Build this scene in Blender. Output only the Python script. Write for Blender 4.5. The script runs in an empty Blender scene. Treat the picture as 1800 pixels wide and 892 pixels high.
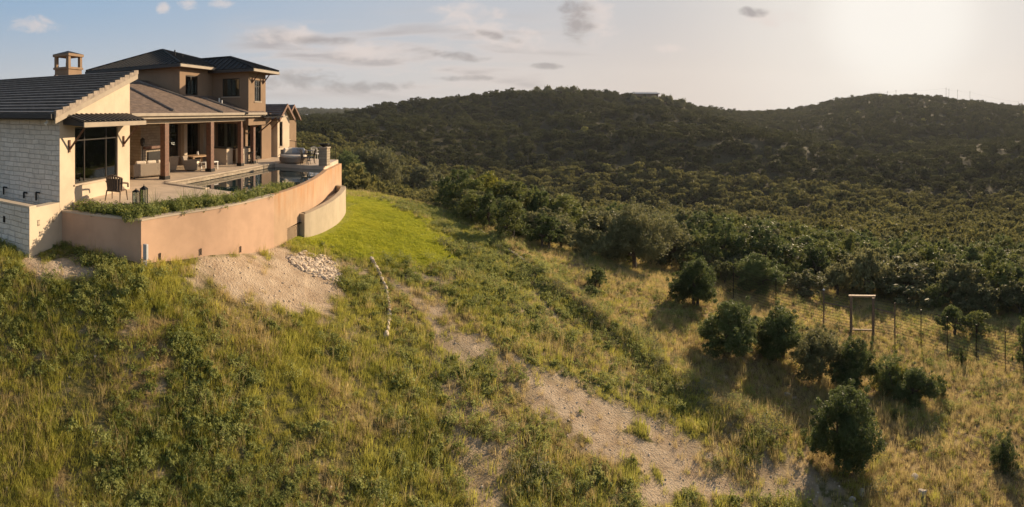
import bpy, math, random
import numpy as np
from mathutils import Vector, Matrix
R = math.radians
rng = np.random.default_rng(7)
random.seed(7)
sc = bpy.context.scene
COL = sc.collection
F = 859.0          # focal length of the cylindrical picture, in photo pixels per radian
HZ = 195.0         # photo row of the horizon
CAMZ = 3.4         # camera height above the terrace (terrace = 0)

# ------------------------------------------------------------------ camera
cam = bpy.data.cameras.new('camera')
camo = bpy.data.objects.new('camera', cam); COL.objects.link(camo)
camo.location = (0, 0, CAMZ); camo.rotation_euler = (R(90), 0, 0)
cam.type = 'PANO'; cam.panorama_type = 'CENTRAL_CYLINDRICAL'
cam.central_cylindrical_range_u_min = -900 / F
cam.central_cylindrical_range_u_max = 900 / F
cam.central_cylindrical_range_v_min = -(892 - HZ) / F
cam.central_cylindrical_range_v_max = HZ / F
cam.central_cylindrical_radius = 1.0
cam.clip_start = 0.1; cam.clip_end = 9000
sc.camera = camo

# ------------------------------------------------------------------ light and colour management
SUN_AZ, SUN_EL = R(45), R(19)
S = Vector((math.sin(SUN_AZ) * math.cos(SUN_EL), math.cos(SUN_AZ) * math.cos(SUN_EL), math.sin(SUN_EL)))
sl = bpy.data.lights.new('sun', 'SUN'); sl.energy = 5.0; sl.angle = R(0.6); sl.color = (1.0, 0.77, 0.51)
so = bpy.data.objects.new('sun', sl); COL.objects.link(so); so.location = (60, 60, 60)
so.rotation_euler = (-S).to_track_quat('-Z', 'Y').to_euler()
sc.view_settings.view_transform = 'Standard'; sc.view_settings.look = 'None'
sc.view_settings.exposure = 0.62; sc.view_settings.gamma = 1.0
sc.render.engine = 'CYCLES'
sc.cycles.max_bounces = 6; sc.cycles.diffuse_bounces = 3; sc.cycles.glossy_bounces = 3
sc.cycles.transmission_bounces = 4; sc.cycles.transparent_max_bounces = 8
sc.cycles.caustics_reflective = False; sc.cycles.caustics_refractive = False
sc.cycles.use_denoising = True

class NT:
    """small helper to write node trees"""
    def __init__(s, tree): s.t = tree; s.n = tree.nodes; s.l = tree.links
    def node(s, typ, **kw):
        n = s.n.new(typ)
        for k, v in kw.items():
            setattr(n, k, v)
        return n
    def put(s, sock, v):
        if v is None: return
        if isinstance(v, bpy.types.NodeSocket): s.l.new(v, sock)
        else: sock.default_value = v
    def m(s, op, a, b=None, c=None, clamp=False):
        n = s.node('ShaderNodeMath', operation=op, use_clamp=clamp)
        s.put(n.inputs[0], a); s.put(n.inputs[1], b)
        if c is not None: s.put(n.inputs[2], c)
        return n.outputs[0]
    def mix(s, f, a, b, mode='MIX'):
        n = s.node('ShaderNodeMix', data_type='RGBA', blend_type=mode)
        s.put(n.inputs[0], f); s.put(n.inputs[6], a if isinstance(a, bpy.types.NodeSocket) else (*a[:3], 1))
        s.put(n.inputs[7], b if isinstance(b, bpy.types.NodeSocket) else (*b[:3], 1))
        return n.outputs[2]
    def noise(s, scale, detail=4, rough=0.55, vec=None, out=0, dist=0.0):
        n = s.node('ShaderNodeTexNoise')
        n.inputs['Scale'].default_value = scale; n.inputs['Detail'].default_value = detail
        n.inputs['Roughness'].default_value = rough; n.inputs['Distortion'].default_value = dist
        if vec is not None: s.l.new(vec, n.inputs['Vector'])
        return n.outputs[out]
    def step(s, v, a, b):
        n = s.node('ShaderNodeMapRange', interpolation_type='SMOOTHSTEP')
        s.put(n.inputs[0], v); n.inputs[1].default_value = a; n.inputs[2].default_value = b
        return n.outputs[0]

world = bpy.data.worlds.new('World'); sc.world = world; world.use_nodes = True
def build_world():
    w = NT(world.node_tree); w.n.clear()
    out = w.node('ShaderNodeOutputWorld'); bg = w.node('ShaderNodeBackground')
    w.l.new(bg.outputs[0], out.inputs[0])
    sky = w.node('ShaderNodeTexSky', sky_type='NISHITA'); sky.sun_disc = False
    sky.sun_elevation = SUN_EL; sky.sun_rotation = SUN_AZ
    sky.dust_density = 2.0; sky.air_density = 1.0; sky.ozone_density = 1.2
    tc = w.node('ShaderNodeTexCoord'); D = tc.outputs['Generated']
    sep = w.node('ShaderNodeSeparateXYZ'); w.l.new(D, sep.inputs[0])
    x, y, z = sep.outputs
    az = w.m('ARCTAN2', x, y)
    hyp = w.m('SQRT', w.m('ADD', w.m('MULTIPLY', x, x), w.m('MULTIPLY', y, y)))
    el = w.m('DIVIDE', z, w.m('MAXIMUM', hyp, 0.02))
    # angle to the sun, warm pale glow of the hazy air around it
    dv = w.node('ShaderNodeVectorMath', operation='DOT_PRODUCT'); w.l.new(D, dv.inputs[0]); dv.inputs[1].default_value = (0.70, 0.69, 0.19)
    ang = w.m('ARCCOSINE', dv.outputs['Value'])
    wide = w.step(ang, 1.75, 0.25); near = w.step(ang, 0.55, 0.03); core = w.step(ang, 0.19, 0.02)
    elev = w.step(el, 0.0, 0.26)
    high = w.mix(elev, (0.50, 0.53, 0.56), (0.27, 0.41, 0.58))       # side away from the sun
    lowc = w.mix(elev, (0.66, 0.575, 0.52), (0.56, 0.54, 0.54))       # side near the sun
    base = w.mix(wide, high, lowc)
    base = w.mix(near, base, (0.82, 0.77, 0.71))
    base = w.mix(core, base, (0.90, 0.86, 0.80))
    # stretched, soft long clouds in direction space
    cmb = w.node('ShaderNodeCombineXYZ'); w.l.new(w.m('MULTIPLY', az, 2.2), cmb.inputs[0]); w.l.new(w.m('MULTIPLY', el, 15.0), cmb.inputs[1])
    n1 = w.noise(1.6, 5, 0.5, cmb.outputs[0], dist=0.3)
    band = w.m('MULTIPLY', w.m('MULTIPLY', w.step(az, -0.66, -0.46), w.step(az, 0.30, -0.10)),
               w.m('MULTIPLY', w.step(el, 0.01, 0.05), w.step(el, 0.22, 0.13)))
    c_l = w.m('MULTIPLY', w.step(n1, 0.42, 0.56), band); c_d = w.m('MULTIPLY', w.step(n1, 0.49, 0.66), band)
    cmb2 = w.node('ShaderNodeCombineXYZ'); w.l.new(w.m('MULTIPLY', az, 9.0), cmb2.inputs[0]); w.l.new(w.m('MULTIPLY', el, 16.0), cmb2.inputs[1])
    n2 = w.noise(2.2, 5, 0.6, cmb2.outputs[0], dist=0.4)
    n2c = w.m('SUBTRACT', n2, 0.5)
    def blob(px, py, rx, ry, slant=0.0, hard=0.55):
        a = w.m('DIVIDE', w.m('SUBTRACT', az, (px - 900) / F), rx / F)
        e0 = w.m('SUBTRACT', el, (HZ - py) / F)
        if slant: e0 = w.m('ADD', e0, w.m('MULTIPLY', w.m('SUBTRACT', az, (px - 900) / F), slant))
        b = w.m('DIVIDE', e0, ry / F)
        d = w.m('ADD', w.m('MULTIPLY', a, a), w.m('MULTIPLY', b, b))
        v = w.m('SUBTRACT', w.m('SUBTRACT', 1.0, d), w.m('MULTIPLY', n2c, -4.2))
        return w.step(v, -0.2, hard * 2.6)
    def mx(*v):
        r = v[0]
        for q in v[1:]: r = w.m('MAXIMUM', r, q)
        return r
    light = mx(blob(65, 42, 52, 16), blob(287, 14, 14, 12), blob(333, 8, 22, 12), blob(385, 6, 24, 9),
               blob(500, 62, 70, 18), blob(640, 92, 90, 20), blob(820, 22, 70, 20), blob(880, 60, 95, 24, 0.2), blob(1040, 35, 50, 42), blob(1175, 85, 30, 9), blob(1350, 32, 50, 18))
    dark = mx(blob(1018, 42, 34, 34), blob(1005, 14, 40, 14), blob(1325, 22, 34, 10), blob(520, 140, 90, 20), blob(640, 152, 95, 12), blob(570, 72, 55, 9), blob(800, 98, 60, 9, 0.1), blob(880, 64, 45, 9, 0.2), blob(820, 138, 60, 6), blob(960, 116, 40, 6))
    base = w.mix(w.m('MULTIPLY', c_l, 0.6), base, (0.66, 0.585, 0.555)); base = w.mix(w.m('MULTIPLY', c_d, 0.75), base, (0.33, 0.305, 0.315))
    base = w.mix(w.m('MULTIPLY', light, 0.7), base, (0.72, 0.63, 0.59))
    base = w.mix(w.m('MULTIPLY', dark, 0.8), base, (0.30, 0.28, 0.285))
    base = w.mix(core, base, (0.90, 0.86, 0.80))
    # below the horizon and high overhead the plain sky takes over
    sc_ = w.node('ShaderNodeVectorMath', operation='SCALE'); w.l.new(sky.outputs[0], sc_.inputs[0]); sc_.inputs[3].default_value = 0.10
    anti = w.step(ang, 1.5, 2.4)
    base = w.mix(w.m('MULTIPLY', anti, 0.15), base, (0.10, 0.14, 0.20))
    up = w.step(el, 0.35, 1.4)
    tot = w.mix(up, base, sc_.outputs[0])
    w.l.new(tot, bg.inputs[0]); bg.inputs[1].default_value = 0.70
build_world()

# ------------------------------------------------------------------ tags
def tag(o, label=None, cat=None, group=None, kind=None):
    if label: o['label'] = label
    if cat: o['category'] = cat
    if group: o['group'] = group
    if kind: o['kind'] = kind
    return o
def thing(name, label, cat, loc=(0, 0, 0), rotz=0, group=None):
    o = bpy.data.objects.new(name, None); COL.objects.link(o)
    o.empty_display_size = 0.3
    o.location = loc; o.rotation_euler = (0, 0, rotz)
    return tag(o, label, cat, group)
def copy_tree(o, parent=None):
    c = o.copy(); COL.objects.link(c); c.parent = parent
    for ch in list(o.children): copy_tree(ch, c)
    return c

# ------------------------------------------------------------------ materials
MATS = {}
def newmat(name):
    m = bpy.data.materials.new(name); m.use_nodes = True
    t = NT(m.node_tree); p = t.n['Principled BSDF']
    MATS[name] = m
    return m, t, p
def coords(t, kind='Object'):
    return t.node('ShaderNodeTexCoord').outputs[kind]
def bump(t, p, h, strength=0.3, dist=0.02):
    b = t.node('ShaderNodeBump'); b.inputs['Strength'].default_value = strength; b.inputs['Distance'].default_value = dist
    t.l.new(h, b.inputs['Height']); t.l.new(b.outputs[0], p.inputs['Normal'])
def geo_pos(t):
    return t.node('ShaderNodeNewGeometry').outputs['Position']
def plain(name, col, rough=0.6, metal=0.0, var=0.12, scale=6.0, bmp=0.1, spec=0.5):
    m, t, p = newmat(name)
    v = geo_pos(t)
    n = t.noise(scale, 5, 0.6, v)
    c = t.mix(t.step(n, 0.3, 0.7), [a * (1 - var) for a in col], [min(1, a * (1 + var)) for a in col])
    t.l.new(c, p.inputs['Base Color']); p.inputs['Roughness'].default_value = rough; p.inputs['Metallic'].default_value = metal
    p.inputs['Specular IOR Level'].default_value = spec
    if bmp: bump(t, p, t.noise(scale * 8, 3, 0.6, v), bmp, 0.01)
    return m
def stucco(name, col, stain=0.0, stain_col=(0.45, 0.2, 0.07), streak=0.15):
    m, t, p = newmat(name)
    v = geo_pos(t)
    n = t.noise(0.9, 6, 0.6, v); n3 = t.noise(60, 3, 0.7, v)
    mp = t.node('ShaderNodeMapping'); mp.inputs['Scale'].default_value = (2.2, 2.2, 0.45); t.l.new(v, mp.inputs[0])
    ns = t.noise(1.5, 5, 0.6, mp.outputs[0])
    c = t.mix(t.step(n, 0.3, 0.7), [a * 0.9 for a in col], [min(1, a * 1.08) for a in col])
    c = t.mix(t.m('MULTIPLY', t.step(ns, 0.5, 0.75), streak), c, [a * 0.55 for a in col])
    if stain:
        sz = t.node('ShaderNodeSeparateXYZ'); t.l.new(v, sz.inputs[0]); hi = t.step(t.m('ADD', sz.outputs[2], t.m('MULTIPLY', ns, 1.6)), -0.75, 0.55)
        c = t.mix(t.m('MULTIPLY', t.m('MULTIPLY', t.step(t.m('ADD', ns, t.m('MULTIPLY', n, 0.4)), 0.5, 0.9), hi), stain), c, stain_col)
    t.l.new(c, p.inputs['Base Color']); p.inputs['Roughness'].default_value = 0.9; p.inputs['Specular IOR Level'].default_value = 0.2
    bump(t, p, t.m('ADD', n3, t.m('MULTIPLY', n, 1.0)), 0.35, 0.012)
    return m
def stone(name, c1, c2, mortar, w=0.62, h=0.23):
    m, t, p = newmat(name)
    uv = coords(t, 'UV'); v = geo_pos(t)
    dn = t.noise(1.7, 2, 0.5, v, out=1)
    mx = t.node('ShaderNodeMix', data_type='VECTOR'); mx.inputs[0].default_value = 0.10
    t.l.new(uv, mx.inputs[4]); t.l.new(dn, mx.inputs[5])
    b = t.node('ShaderNodeTexBrick'); t.l.new(mx.outputs[1], b.inputs['Vector'])
    b.offset = 0.43; b.squash = 0.62; b.squash_frequency = 3; b.offset_frequency = 2
    b.inputs['Scale'].default_value = 1; b.inputs['Brick Width'].default_value = w; b.inputs['Row Height'].default_value = h
    b.inputs['Mortar Size'].default_value = 0.012; b.inputs['Mortar Smooth'].default_value = 0.4; b.inputs['Bias'].default_value = 0.0
    b.inputs['Color1'].default_value = (*c1, 1); b.inputs['Color2'].default_value = (*c2, 1); b.inputs['Mortar'].default_value = (*mortar, 1)
    n = t.noise(3.5, 6, 0.65, v)
    c = t.mix(t.m('MULTIPLY', t.step(n, 0.40, 0.72), 0.55), b.outputs['Color'], [a * 0.62 for a in c1])
    c = t.mix(t.m('MULTIPLY', t.step(t.noise(0.8, 3, 0.5, v), 0.5, 0.7), 0.3), c, (0.55, 0.46, 0.33))
    t.l.new(c, p.inputs['Base Color']); p.inputs['Roughness'].default_value = 0.92; p.inputs['Specular IOR Level'].default_value = 0.2
    hgt = t.m('ADD', t.m('MULTIPLY', b.outputs['Fac'], -1.4), t.m('MULTIPLY', t.noise(9, 6, 0.65, v), 1.3))
    bump(t, p, hgt, 0.8, 0.03)
    return m
def leafmat(name, ca, cb, trans=0.35, attr=True, rough=0.6, spec=0.25):
    """leaves and blades: two colours mixed by the plant's own tint, some light passing through"""
    m, t, p = newmat(name)
    v = geo_pos(t)
    if attr:
        a = t.node('ShaderNodeAttribute', attribute_type='INSTANCER', attribute_name='tint').outputs['Fac']
    else:
        a = t.node('ShaderNodeObjectInfo').outputs['Random']
    n = t.noise(2.2 if attr else 1.7, 4, 0.6, v)
    f = t.m('ADD', t.m('MULTIPLY', a, 0.6), t.m('MULTIPLY', t.m('SUBTRACT', n, 0.42), 2.2), clamp=True)
    c = t.mix(f, ca, cb)
    t.l.new(c, p.inputs['Base Color']); p.inputs['Roughness'].default_value = rough; p.inputs['Specular IOR Level'].default_value = spec
    tr = t.node('ShaderNodeBsdfTranslucent')
    tc = t.mix(0.35, c, (0.55, 0.5, 0.08), 'MULTIPLY') if False else t.mix(0.4, c, [min(1, b * 1.5) for b in cb])
    t.l.new(tc, tr.inputs[0])
    mx = t.node('ShaderNodeMixShader'); mx.inputs[0].default_value = trans
    t.l.new(p.outputs[0], mx.inputs[1]); t.l.new(tr.outputs[0], mx.inputs[2])
    t.l.new(mx.outputs[0], t.n['Material Output'].inputs[0])
    return m

M_cream = stucco('cream stucco', (0.56, 0.46, 0.34))
M_tan = stucco('tan stucco', (0.275, 0.19, 0.125))
M_peach = stucco('peach stucco', (0.52, 0.345, 0.235), streak=0.12)
M_poolwall = stucco('stained pool wall', (0.48, 0.33, 0.215), stain=0.65, stain_col=(0.46, 0.22, 0.09), streak=0.3)
M_basin = stucco('basin stucco', (0.47, 0.39, 0.28), stain=0.3, stain_col=(0.4, 0.3, 0.15), streak=0.3)
M_coping = stucco('pale coping', (0.50, 0.41, 0.31))
M_stone = stone('white limestone', (0.78, 0.71, 0.61), (0.68, 0.61, 0.51), (0.50, 0.44, 0.36), 0.5, 0.165)
M_rubble = stone('tan rubble stone', (0.46, 0.38, 0.28), (0.34, 0.27, 0.20), (0.25, 0.2, 0.15), 0.35, 0.14)
M_tile = plain('dark slate tile', (0.15, 0.13, 0.112), 0.5, 0, 0.25, 5, 0.2)
M_tileb = plain('brown roof tile', (0.165, 0.122, 0.097), 0.75, 0, 0.3, 4, 0.3)
M_tilecap = plain('rake tile', (0.26, 0.21, 0.165), 0.75, 0, 0.25, 5, 0.2)
M_metal = plain('dark roof metal', (0.035, 0.033, 0.031), 0.6, 0.0, 0.15, 2, 0.0, spec=.15)
M_fascia = plain('greige fascia', (0.30, 0.245, 0.18), 0.6, 0, 0.1, 3, 0.05)
M_dfascia = plain('dark fascia', (0.035, 0.03, 0.027), 0.5, 0, 0.1, 3, 0.0)
M_frame = plain('bronze window frame', (0.035, 0.028, 0.022), 0.4, 0.3, 0.1, 3, 0.0)
M_wood = plain('stained timber', (0.15, 0.07, 0.04), 0.6, 0, 0.3, 9, 0.3)
M_soffit = plain('timber soffit', (0.20, 0.12, 0.07), 0.7, 0, 0.2, 5, 0.1)
M_deck = plain('sandstone terrace', (0.60, 0.475, 0.35), 0.6, 0, 0.14, 1.2, 0.12)
M_curtain = plain('linen curtain', (0.62, 0.55, 0.44), 0.9, 0, 0.1, 6, 0.1)
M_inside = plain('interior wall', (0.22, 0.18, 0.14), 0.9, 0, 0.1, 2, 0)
M_cushion = plain('cream cushion', (0.70, 0.60, 0.48), 0.95, 0, 0.08, 7, 0.2)
M_cushblue = plain('patterned cushion', (0.45, 0.47, 0.50), 0.95, 0, 0.35, 26, 0.2)
M_wicker = plain('brown wicker', (0.11, 0.07, 0.045), 0.7, 0, 0.4, 40, 0.6)
M_wickerg = plain('grey wicker', (0.26, 0.21, 0.16), 0.8, 0, 0.35, 40, 0.6)
M_iron = plain('black iron', (0.02, 0.018, 0.016), 0.5, 0.5, 0.2, 8, 0.0)
M_teak = plain('weathered teak', (0.42, 0.27, 0.15), 0.7, 0, 0.25, 8, 0.2)
M_white = plain('white paint', (0.75, 0.72, 0.66), 0.5, 0, 0.06, 5, 0.0)
M_bark = plain('bark', (0.10, 0.075, 0.055), 0.95, 0, 0.4, 14, 0.8)
M_rock = plain('limestone rock', (0.42, 0.36, 0.29), 0.95, 0, 0.3, 5, 0.8)
M_fencewood = plain('fence timber', (0.16, 0.11, 0.075), 0.9, 0, 0.3, 12, 0.4)
M_wire = plain('rusty wire', (0.10, 0.07, 0.05), 0.6, 0.6, 0.2, 12, 0.0)
M_gravel = plain('tan gravel stone', (0.60, 0.49, 0.36), 0.95, 0, 0.25, 7, 0.3)
M_grey = plain('grey plastic box', (0.42, 0.42, 0.42), 0.5, 0, 0.1, 8, 0.0)
M_candle = plain('candle wax', (0.75, 0.68, 0.52), 0.6, 0, 0.05, 8, 0.0)
M_farroof = plain('pale metal roof', (0.42, 0.42, 0.43), 0.5, 0.1, 0.1, 1, 0.0)
def make_glass():
    m, t, p = newmat('window glass'); t.n.remove(p)
    gl = t.node('ShaderNodeBsdfGlossy'); gl.inputs['Roughness'].default_value = 0.01; gl.inputs[0].default_value = (0.85, 0.9, 0.88, 1)
    tr = t.node('ShaderNodeBsdfTransparent'); tr.inputs[0].default_value = (0.75, 0.8, 0.78, 1)
    lw = t.node('ShaderNodeFresnel'); lw.inputs[0].default_value = 1.6
    f = t.m('ADD', t.m('MULTIPLY', lw.outputs[0], 1.1), 0.03, clamp=True)
    mx = t.node('ShaderNodeMixShader'); t.l.new(f, mx.inputs[0]); t.l.new(tr.outputs[0], mx.inputs[1]); t.l.new(gl.outputs[0], mx.inputs[2])
    t.l.new(mx.outputs[0], t.n['Material Output'].inputs[0]); return m
M_glass = make_glass()
def make_water():
    m, t, p = newmat('pool water')
    p.inputs['Base Color'].default_value = (0.012, 0.03, 0.035, 1); p.inputs['Roughness'].default_value = 0.015
    p.inputs['IOR'].default_value = 1.9; p.inputs['Specular IOR Level'].default_value = 0.9
    bump(t, p, t.noise(1.6, 3, 0.5, geo_pos(t)), 0.02, 0.02); return m
M_water = make_water()

# ------------------------------------------------------------------ mesh builder
class MB:
    def __init__(s): s.v = []; s.f = []
    def add(s, vs, fs):
        o = len(s.v); s.v += [tuple(v) for v in vs]; s.f += [tuple(i + o for i in f) for f in fs]; return s
    def box(s, c, size, rz=0, M=None):
        hx, hy, hz = [a / 2 for a in size]
        vs = [Vector((sx * hx, sy * hy, sz * hz)) for sx in (-1, 1) for sy in (-1, 1) for sz in (-1, 1)]
        m = Matrix.Rotation(rz, 3, 'Z')
        if M is not None: m = m @ M
        vs = [m @ v + Vector(c) for v in vs]
        return s.add(vs, [(0, 1, 3, 2), (4, 6, 7, 5), (0, 4, 5, 1), (2, 3, 7, 6), (0, 2, 6, 4), (1, 5, 7, 3)])
    def prism(s, poly, z0, z1):
        n = len(poly)
        a = sum(poly[i][0] * poly[(i + 1) % n][1] - poly[(i + 1) % n][0] * poly[i][1] for i in range(n))
        if a < 0: poly = poly[::-1]
        vs = [(p[0], p[1], z0) for p in poly] + [(p[0], p[1], z1) for p in poly]
        return s.add(vs, [tuple(range(n))[::-1], tuple(range(n, 2 * n))] + [(i, (i + 1) % n, n + (i + 1) % n, n + i) for i in range(n)])
    def hexa(s, q):   # 8 corners, bottom four then top four
        return s.add(q, [(3, 2, 1, 0), (4, 5, 6, 7), (0, 1, 5, 4), (1, 2, 6, 5), (2, 3, 7, 6), (3, 0, 4, 7)])
    def tube(s, p0, p1, r0, r1=None, n=8):
        r1 = r0 if r1 is None else r1
        p0 = Vector(p0); p1 = Vector(p1); d = (p1 - p0)
        if d.length < 1e-6: return s
        q = d.normalized().to_track_quat('Z', 'X')
        vs = []
        for p, r in ((p0, r0), (p1, r1)):
            for k in range(n):
                a = 2 * math.pi * k / n
                vs.append(p + q @ Vector((r * math.cos(a), r * math.sin(a), 0)))
        return s.add(vs, [(k, (k + 1) % n, n + (k + 1) % n, n + k) for k in range(n)] + [tuple(range(n))[::-1], tuple(range(n, 2 * n))])
    def path(s, pts, r, n=6):
        for i in range(len(pts) - 1):
            a = r[i] if isinstance(r, (list, tuple)) else r; b = r[i + 1] if isinstance(r, (list, tuple)) else r
            s.tube(pts[i], pts[i + 1], a, b, n)
        return s
    def lathe(s, prof, c=(0, 0, 0), n=16):
        vs = []; fs = []
        for r, z in prof:
            for k in range(n):
                a = 2 * math.pi * k / n; vs.append((c[0] + r * math.cos(a), c[1] + r * math.sin(a), c[2] + z))
        m = len(prof)
        for i in range(m - 1):
            for k in range(n): fs.append((i * n + k, i * n + (k + 1) % n, (i + 1) * n + (k + 1) % n, (i + 1) * n + k))
        fs.append(tuple(range(n))[::-1]); fs.append(tuple(range((m - 1) * n, m * n)))
        return s.add(vs, fs)
    def strip(s, inner, outer, z0, z1):   # closed wall between two parallel polylines
        for i in range(len(inner) - 1):
            zb = z0; q = [inner[i], inner[i + 1], outer[i + 1], outer[i]]
            s.prism(q, zb, z1)
        return s
    def build(s, name, mat, parent=None, bevel=0, smooth=False, sub=0):
        me = bpy.data.meshes.new(name); me.from_pydata(s.v, [], s.f)
        if s.f:
            uv = me.uv_layers.new(name='UVMap')
            me.update()
            for p in me.polygons:
                n = p.normal
                for li, vi in zip(p.loop_indices, p.vertices):
                    co = me.vertices[vi].co
                    if abs(n.z) < 0.7:
                        L = math.hypot(n.x, n.y) or 1
                        uv.data[li].uv = ((-n.y * co.x + n.x * co.y) / L, co.z)
                    else: uv.data[li].uv = (co.x, co.y)
                p.use_smooth = smooth
        me.materials.append(mat)
        o = bpy.data.objects.new(name, me); COL.objects.link(o); o.parent = parent
        if bevel:
            b = o.modifiers.new('bevel', 'BEVEL'); b.width = bevel; b.segments = 2; b.limit_method = 'ANGLE'
        if sub:
            b = o.modifiers.new('sub', 'SUBSURF'); b.levels = sub; b.render_levels = sub
        return o

# ------------------------------------------------------------------ picture <-> world
def az_of(px): return (px - 900) / F
def PZ(px, py, z):       # the point at that pixel whose height is z
    r = F * (CAMZ - z) / (py - HZ); a = az_of(px)
    return Vector((r * math.sin(a), r * math.cos(a), z))
def PR(px, py, r):
    a = az_of(px); return Vector((r * math.sin(a), r * math.cos(a), CAMZ - (py - HZ) * r / F))
def ray_plane(px, py, p, n):
    a = az_of(px); d = Vector((math.sin(a), math.cos(a), -(py - HZ) / F)); o = Vector((0, 0, CAMZ))
    t = (Vector(p) - o).dot(n) / d.dot(n); return o + d * t

# ------------------------------------------------------------------ terrain
# per photo column: (photo row, distance) pairs near the camera, then ('z', distance, height)
def c_(px, near, far): return px, [(r, CAMZ - (py - HZ) * r / F) for py, r in near] + far
COLS = [
    (-720, [(3, -6), (10, -4), (20, -2), (60, -3), (150, -14), (400, -20), (1500, -10), (6000, -20)]),
    c_(-250, [(892, 10.2), (700, 12.8), (560, 14.8), (500, 15.6), (440, 16.8)], [(24, -1.4), (60, -4), (150, -18), (400, -20), (1500, -4), (6000, -20)]),
    c_(0, [(892, 10.3), (700, 12.8), (560, 14.7), (500, 15.4), (442, 16.4)], [(24, -1.5), (50, -3), (90, -9), (200, -20), (500, -12), (1500, 0), (6000, -20)]),
    c_(130, [(892, 10.4), (700, 12.7), (560, 14.4), (495, 15.3), (435, 17.3)], [(24, -1.5), (50, -3), (90, -9), (200, -20), (500, -12), (1500, 0), (6000, -20)]),
    c_(250, [(892, 10.5), (700, 12.7), (560, 14.3), (500, 15.1), (460, 16.0)], [(20, -1.55), (45, -2.5), (90, -9), (200, -20), (500, -12), (1500, 0), (6000, -20)]),
    c_(390, [(892, 10.7), (700, 13.2), (560, 15.6), (500, 16.6), (441, 18.2)], [(24, -1.9), (45, -3), (90, -9), (200, -16), (500, -10), (1500, 0), (6000, -20)]),
    c_(525, [(892, 11.0), (700, 14.0), (560, 17.0), (480, 19.6), (415, 22.6)], [(30, -2.5), (42, -3.2), (60, -5.5), (110, -9), (200, -8), (350, -8), (700, -10), (1600, 0.5), (6000, -20)]),
    c_(608, [(892, 11.2), (700, 14.3), (560, 18.0), (470, 21.5), (410, 26.0), (376, 31.0)], [(40, -3.5), (52, -5.0), (80, -11), (150, -15), (260, -9), (480, -5.5), (900, -12), (1700, 0.8), (6000, -20)]),
    c_(690, [(892, 11.5), (700, 14.8), (560, 19.0), (470, 23.0), (400, 29.0), (352, 37)], [(46, -4.5), (80, -12), (150, -23), (250, -13), (410, 5.0), (700, -8), (1700, 2), (6000, -20)]),
    c_(800, [(892, 12.0), (700, 15.5), (560, 20.0), (470, 25.0), (420, 30.0), (390, 36)], [(46, -6.3), (80, -14), (120, -21), (170, -27), (260, -11), (350, 3.0), (430, 13), (480, 11), (800, -8), (6000, -20)]),
    c_(1000, [(892, 13.0), (700, 17.0), (600, 21.0), (520, 26.0), (450, 33.0), (430, 42)], [(80, -15.5), (120, -22), (160, -29), (240, -14), (340, 7), (430, 21.5), (500, 20), (900, -5), (6000, -20)]),
    c_(1180, [(892, 14.3), (700, 19.6), (600, 24.6), (520, 31.5), (480, 39.5)], [(60, -13), (90, -18.5), (130, -27), (165, -32), (230, -17), (290, -7), (350, 1), (420, 14.5), (500, 13), (900, -5), (6000, -20)]),
    c_(1290, [(892, 15.0), (750, 18.8), (650, 23.0), (560, 29.5), (500, 38.5)], [(60, -13.5), (90, -20), (130, -28), (165, -33), (220, -22), (270, -12), (320, -9), (380, -12), (470, -7), (560, -3), (900, -5), (6000, -20)]),
    c_(1400, [(892, 15.5), (750, 20.0), (650, 25.0), (560, 32.0), (500, 40.0), (470, 50)], [(80, -19), (120, -27), (150, -32), (200, -28), (245, -19.5), (290, -18), (350, -20), (450, -12), (560, -5), (650, -2), (900, -5), (6000, -20)]),
    c_(1500, [(892, 15.9), (750, 20.5), (650, 26.0), (583, 31.8), (535, 40.0), (490, 51)], [(80, -20), (120, -28), (155, -33), (220, -29), (320, -22), (450, -6), (560, 9), (650, 18.5), (720, 17), (1000, 0), (6000, -20)]),
    c_(1620, [(892, 16.2), (750, 21.3), (650, 27.3), (595, 31.8), (540, 40.0), (500, 52)], [(80, -20.5), (120, -28.5), (160, -34), (240, -30), (350, -20), (500, 4), (650, 23), (720, 21), (1000, 0), (6000, -20)]),
    c_(1800, [(892, 17.0), (750, 22.0), (650, 29.5), (600, 34.0), (550, 41.0), (510, 53)], [(80, -21), (120, -28.5), (170, -35), (260, -31), (380, -20), (500, -6), (620, 2.5), (760, 0), (1000, -8), (6000, -20)]),
    c_(2150, [(892, 18.0), (750, 23.0), (650, 30), (600, 35), (550, 42)], [(80, -22), (170, -34), (300, -28), (620, -2), (6000, -20)]),
]
LR = np.linspace(math.log(2.0), math.log(6000), 700)
CA = np.linspace(-math.pi, math.pi, 721)
def make_table():
    azs, rows = [], []
    for px, pr in COLS:
        r = np.array([p[0] for p in pr]); z = np.array([p[1] for p in pr])
        if r[0] > 6:
            s0 = (z[1] - z[0]) / (r[1] - r[0]); r = np.insert(r, 0, 2.0); z = np.insert(z, 0, z[0] - s0 * 3.0)
        azs.append(az_of(px)); rows.append(np.interp(LR, np.log(r), z))
    rows = np.array(rows); azs = np.array(azs)
    # behind the camera: blend the two sides
    azs = np.concatenate([[azs[-1] - 2 * math.pi], azs, [azs[0] + 2 * math.pi]]); rows = np.vstack([rows[-1:], rows, rows[:1]])
    T = np.array([np.interp(CA, azs, rows[:, j]) for j in range(len(LR))]).T
    k = np.exp(-0.5 * (np.arange(-12, 13) / 4.0) ** 2); k /= k.sum()
    P = np.vstack([T[-13:-1], T, T[1:13]])
    T = np.array([np.convolve(P[:, j], k, 'valid') for j in range(P.shape[1])]).T
    k = np.exp(-0.5 * (np.arange(-8, 9) / 3.0) ** 2); k /= k.sum()
    P = np.hstack([np.repeat(T[:, :1], 8, 1), T, np.repeat(T[:, -1:], 8, 1)])
    return np.array([np.convolve(P[i], k, 'valid') for i in range(P.shape[0])])
TAB = make_table()
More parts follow.
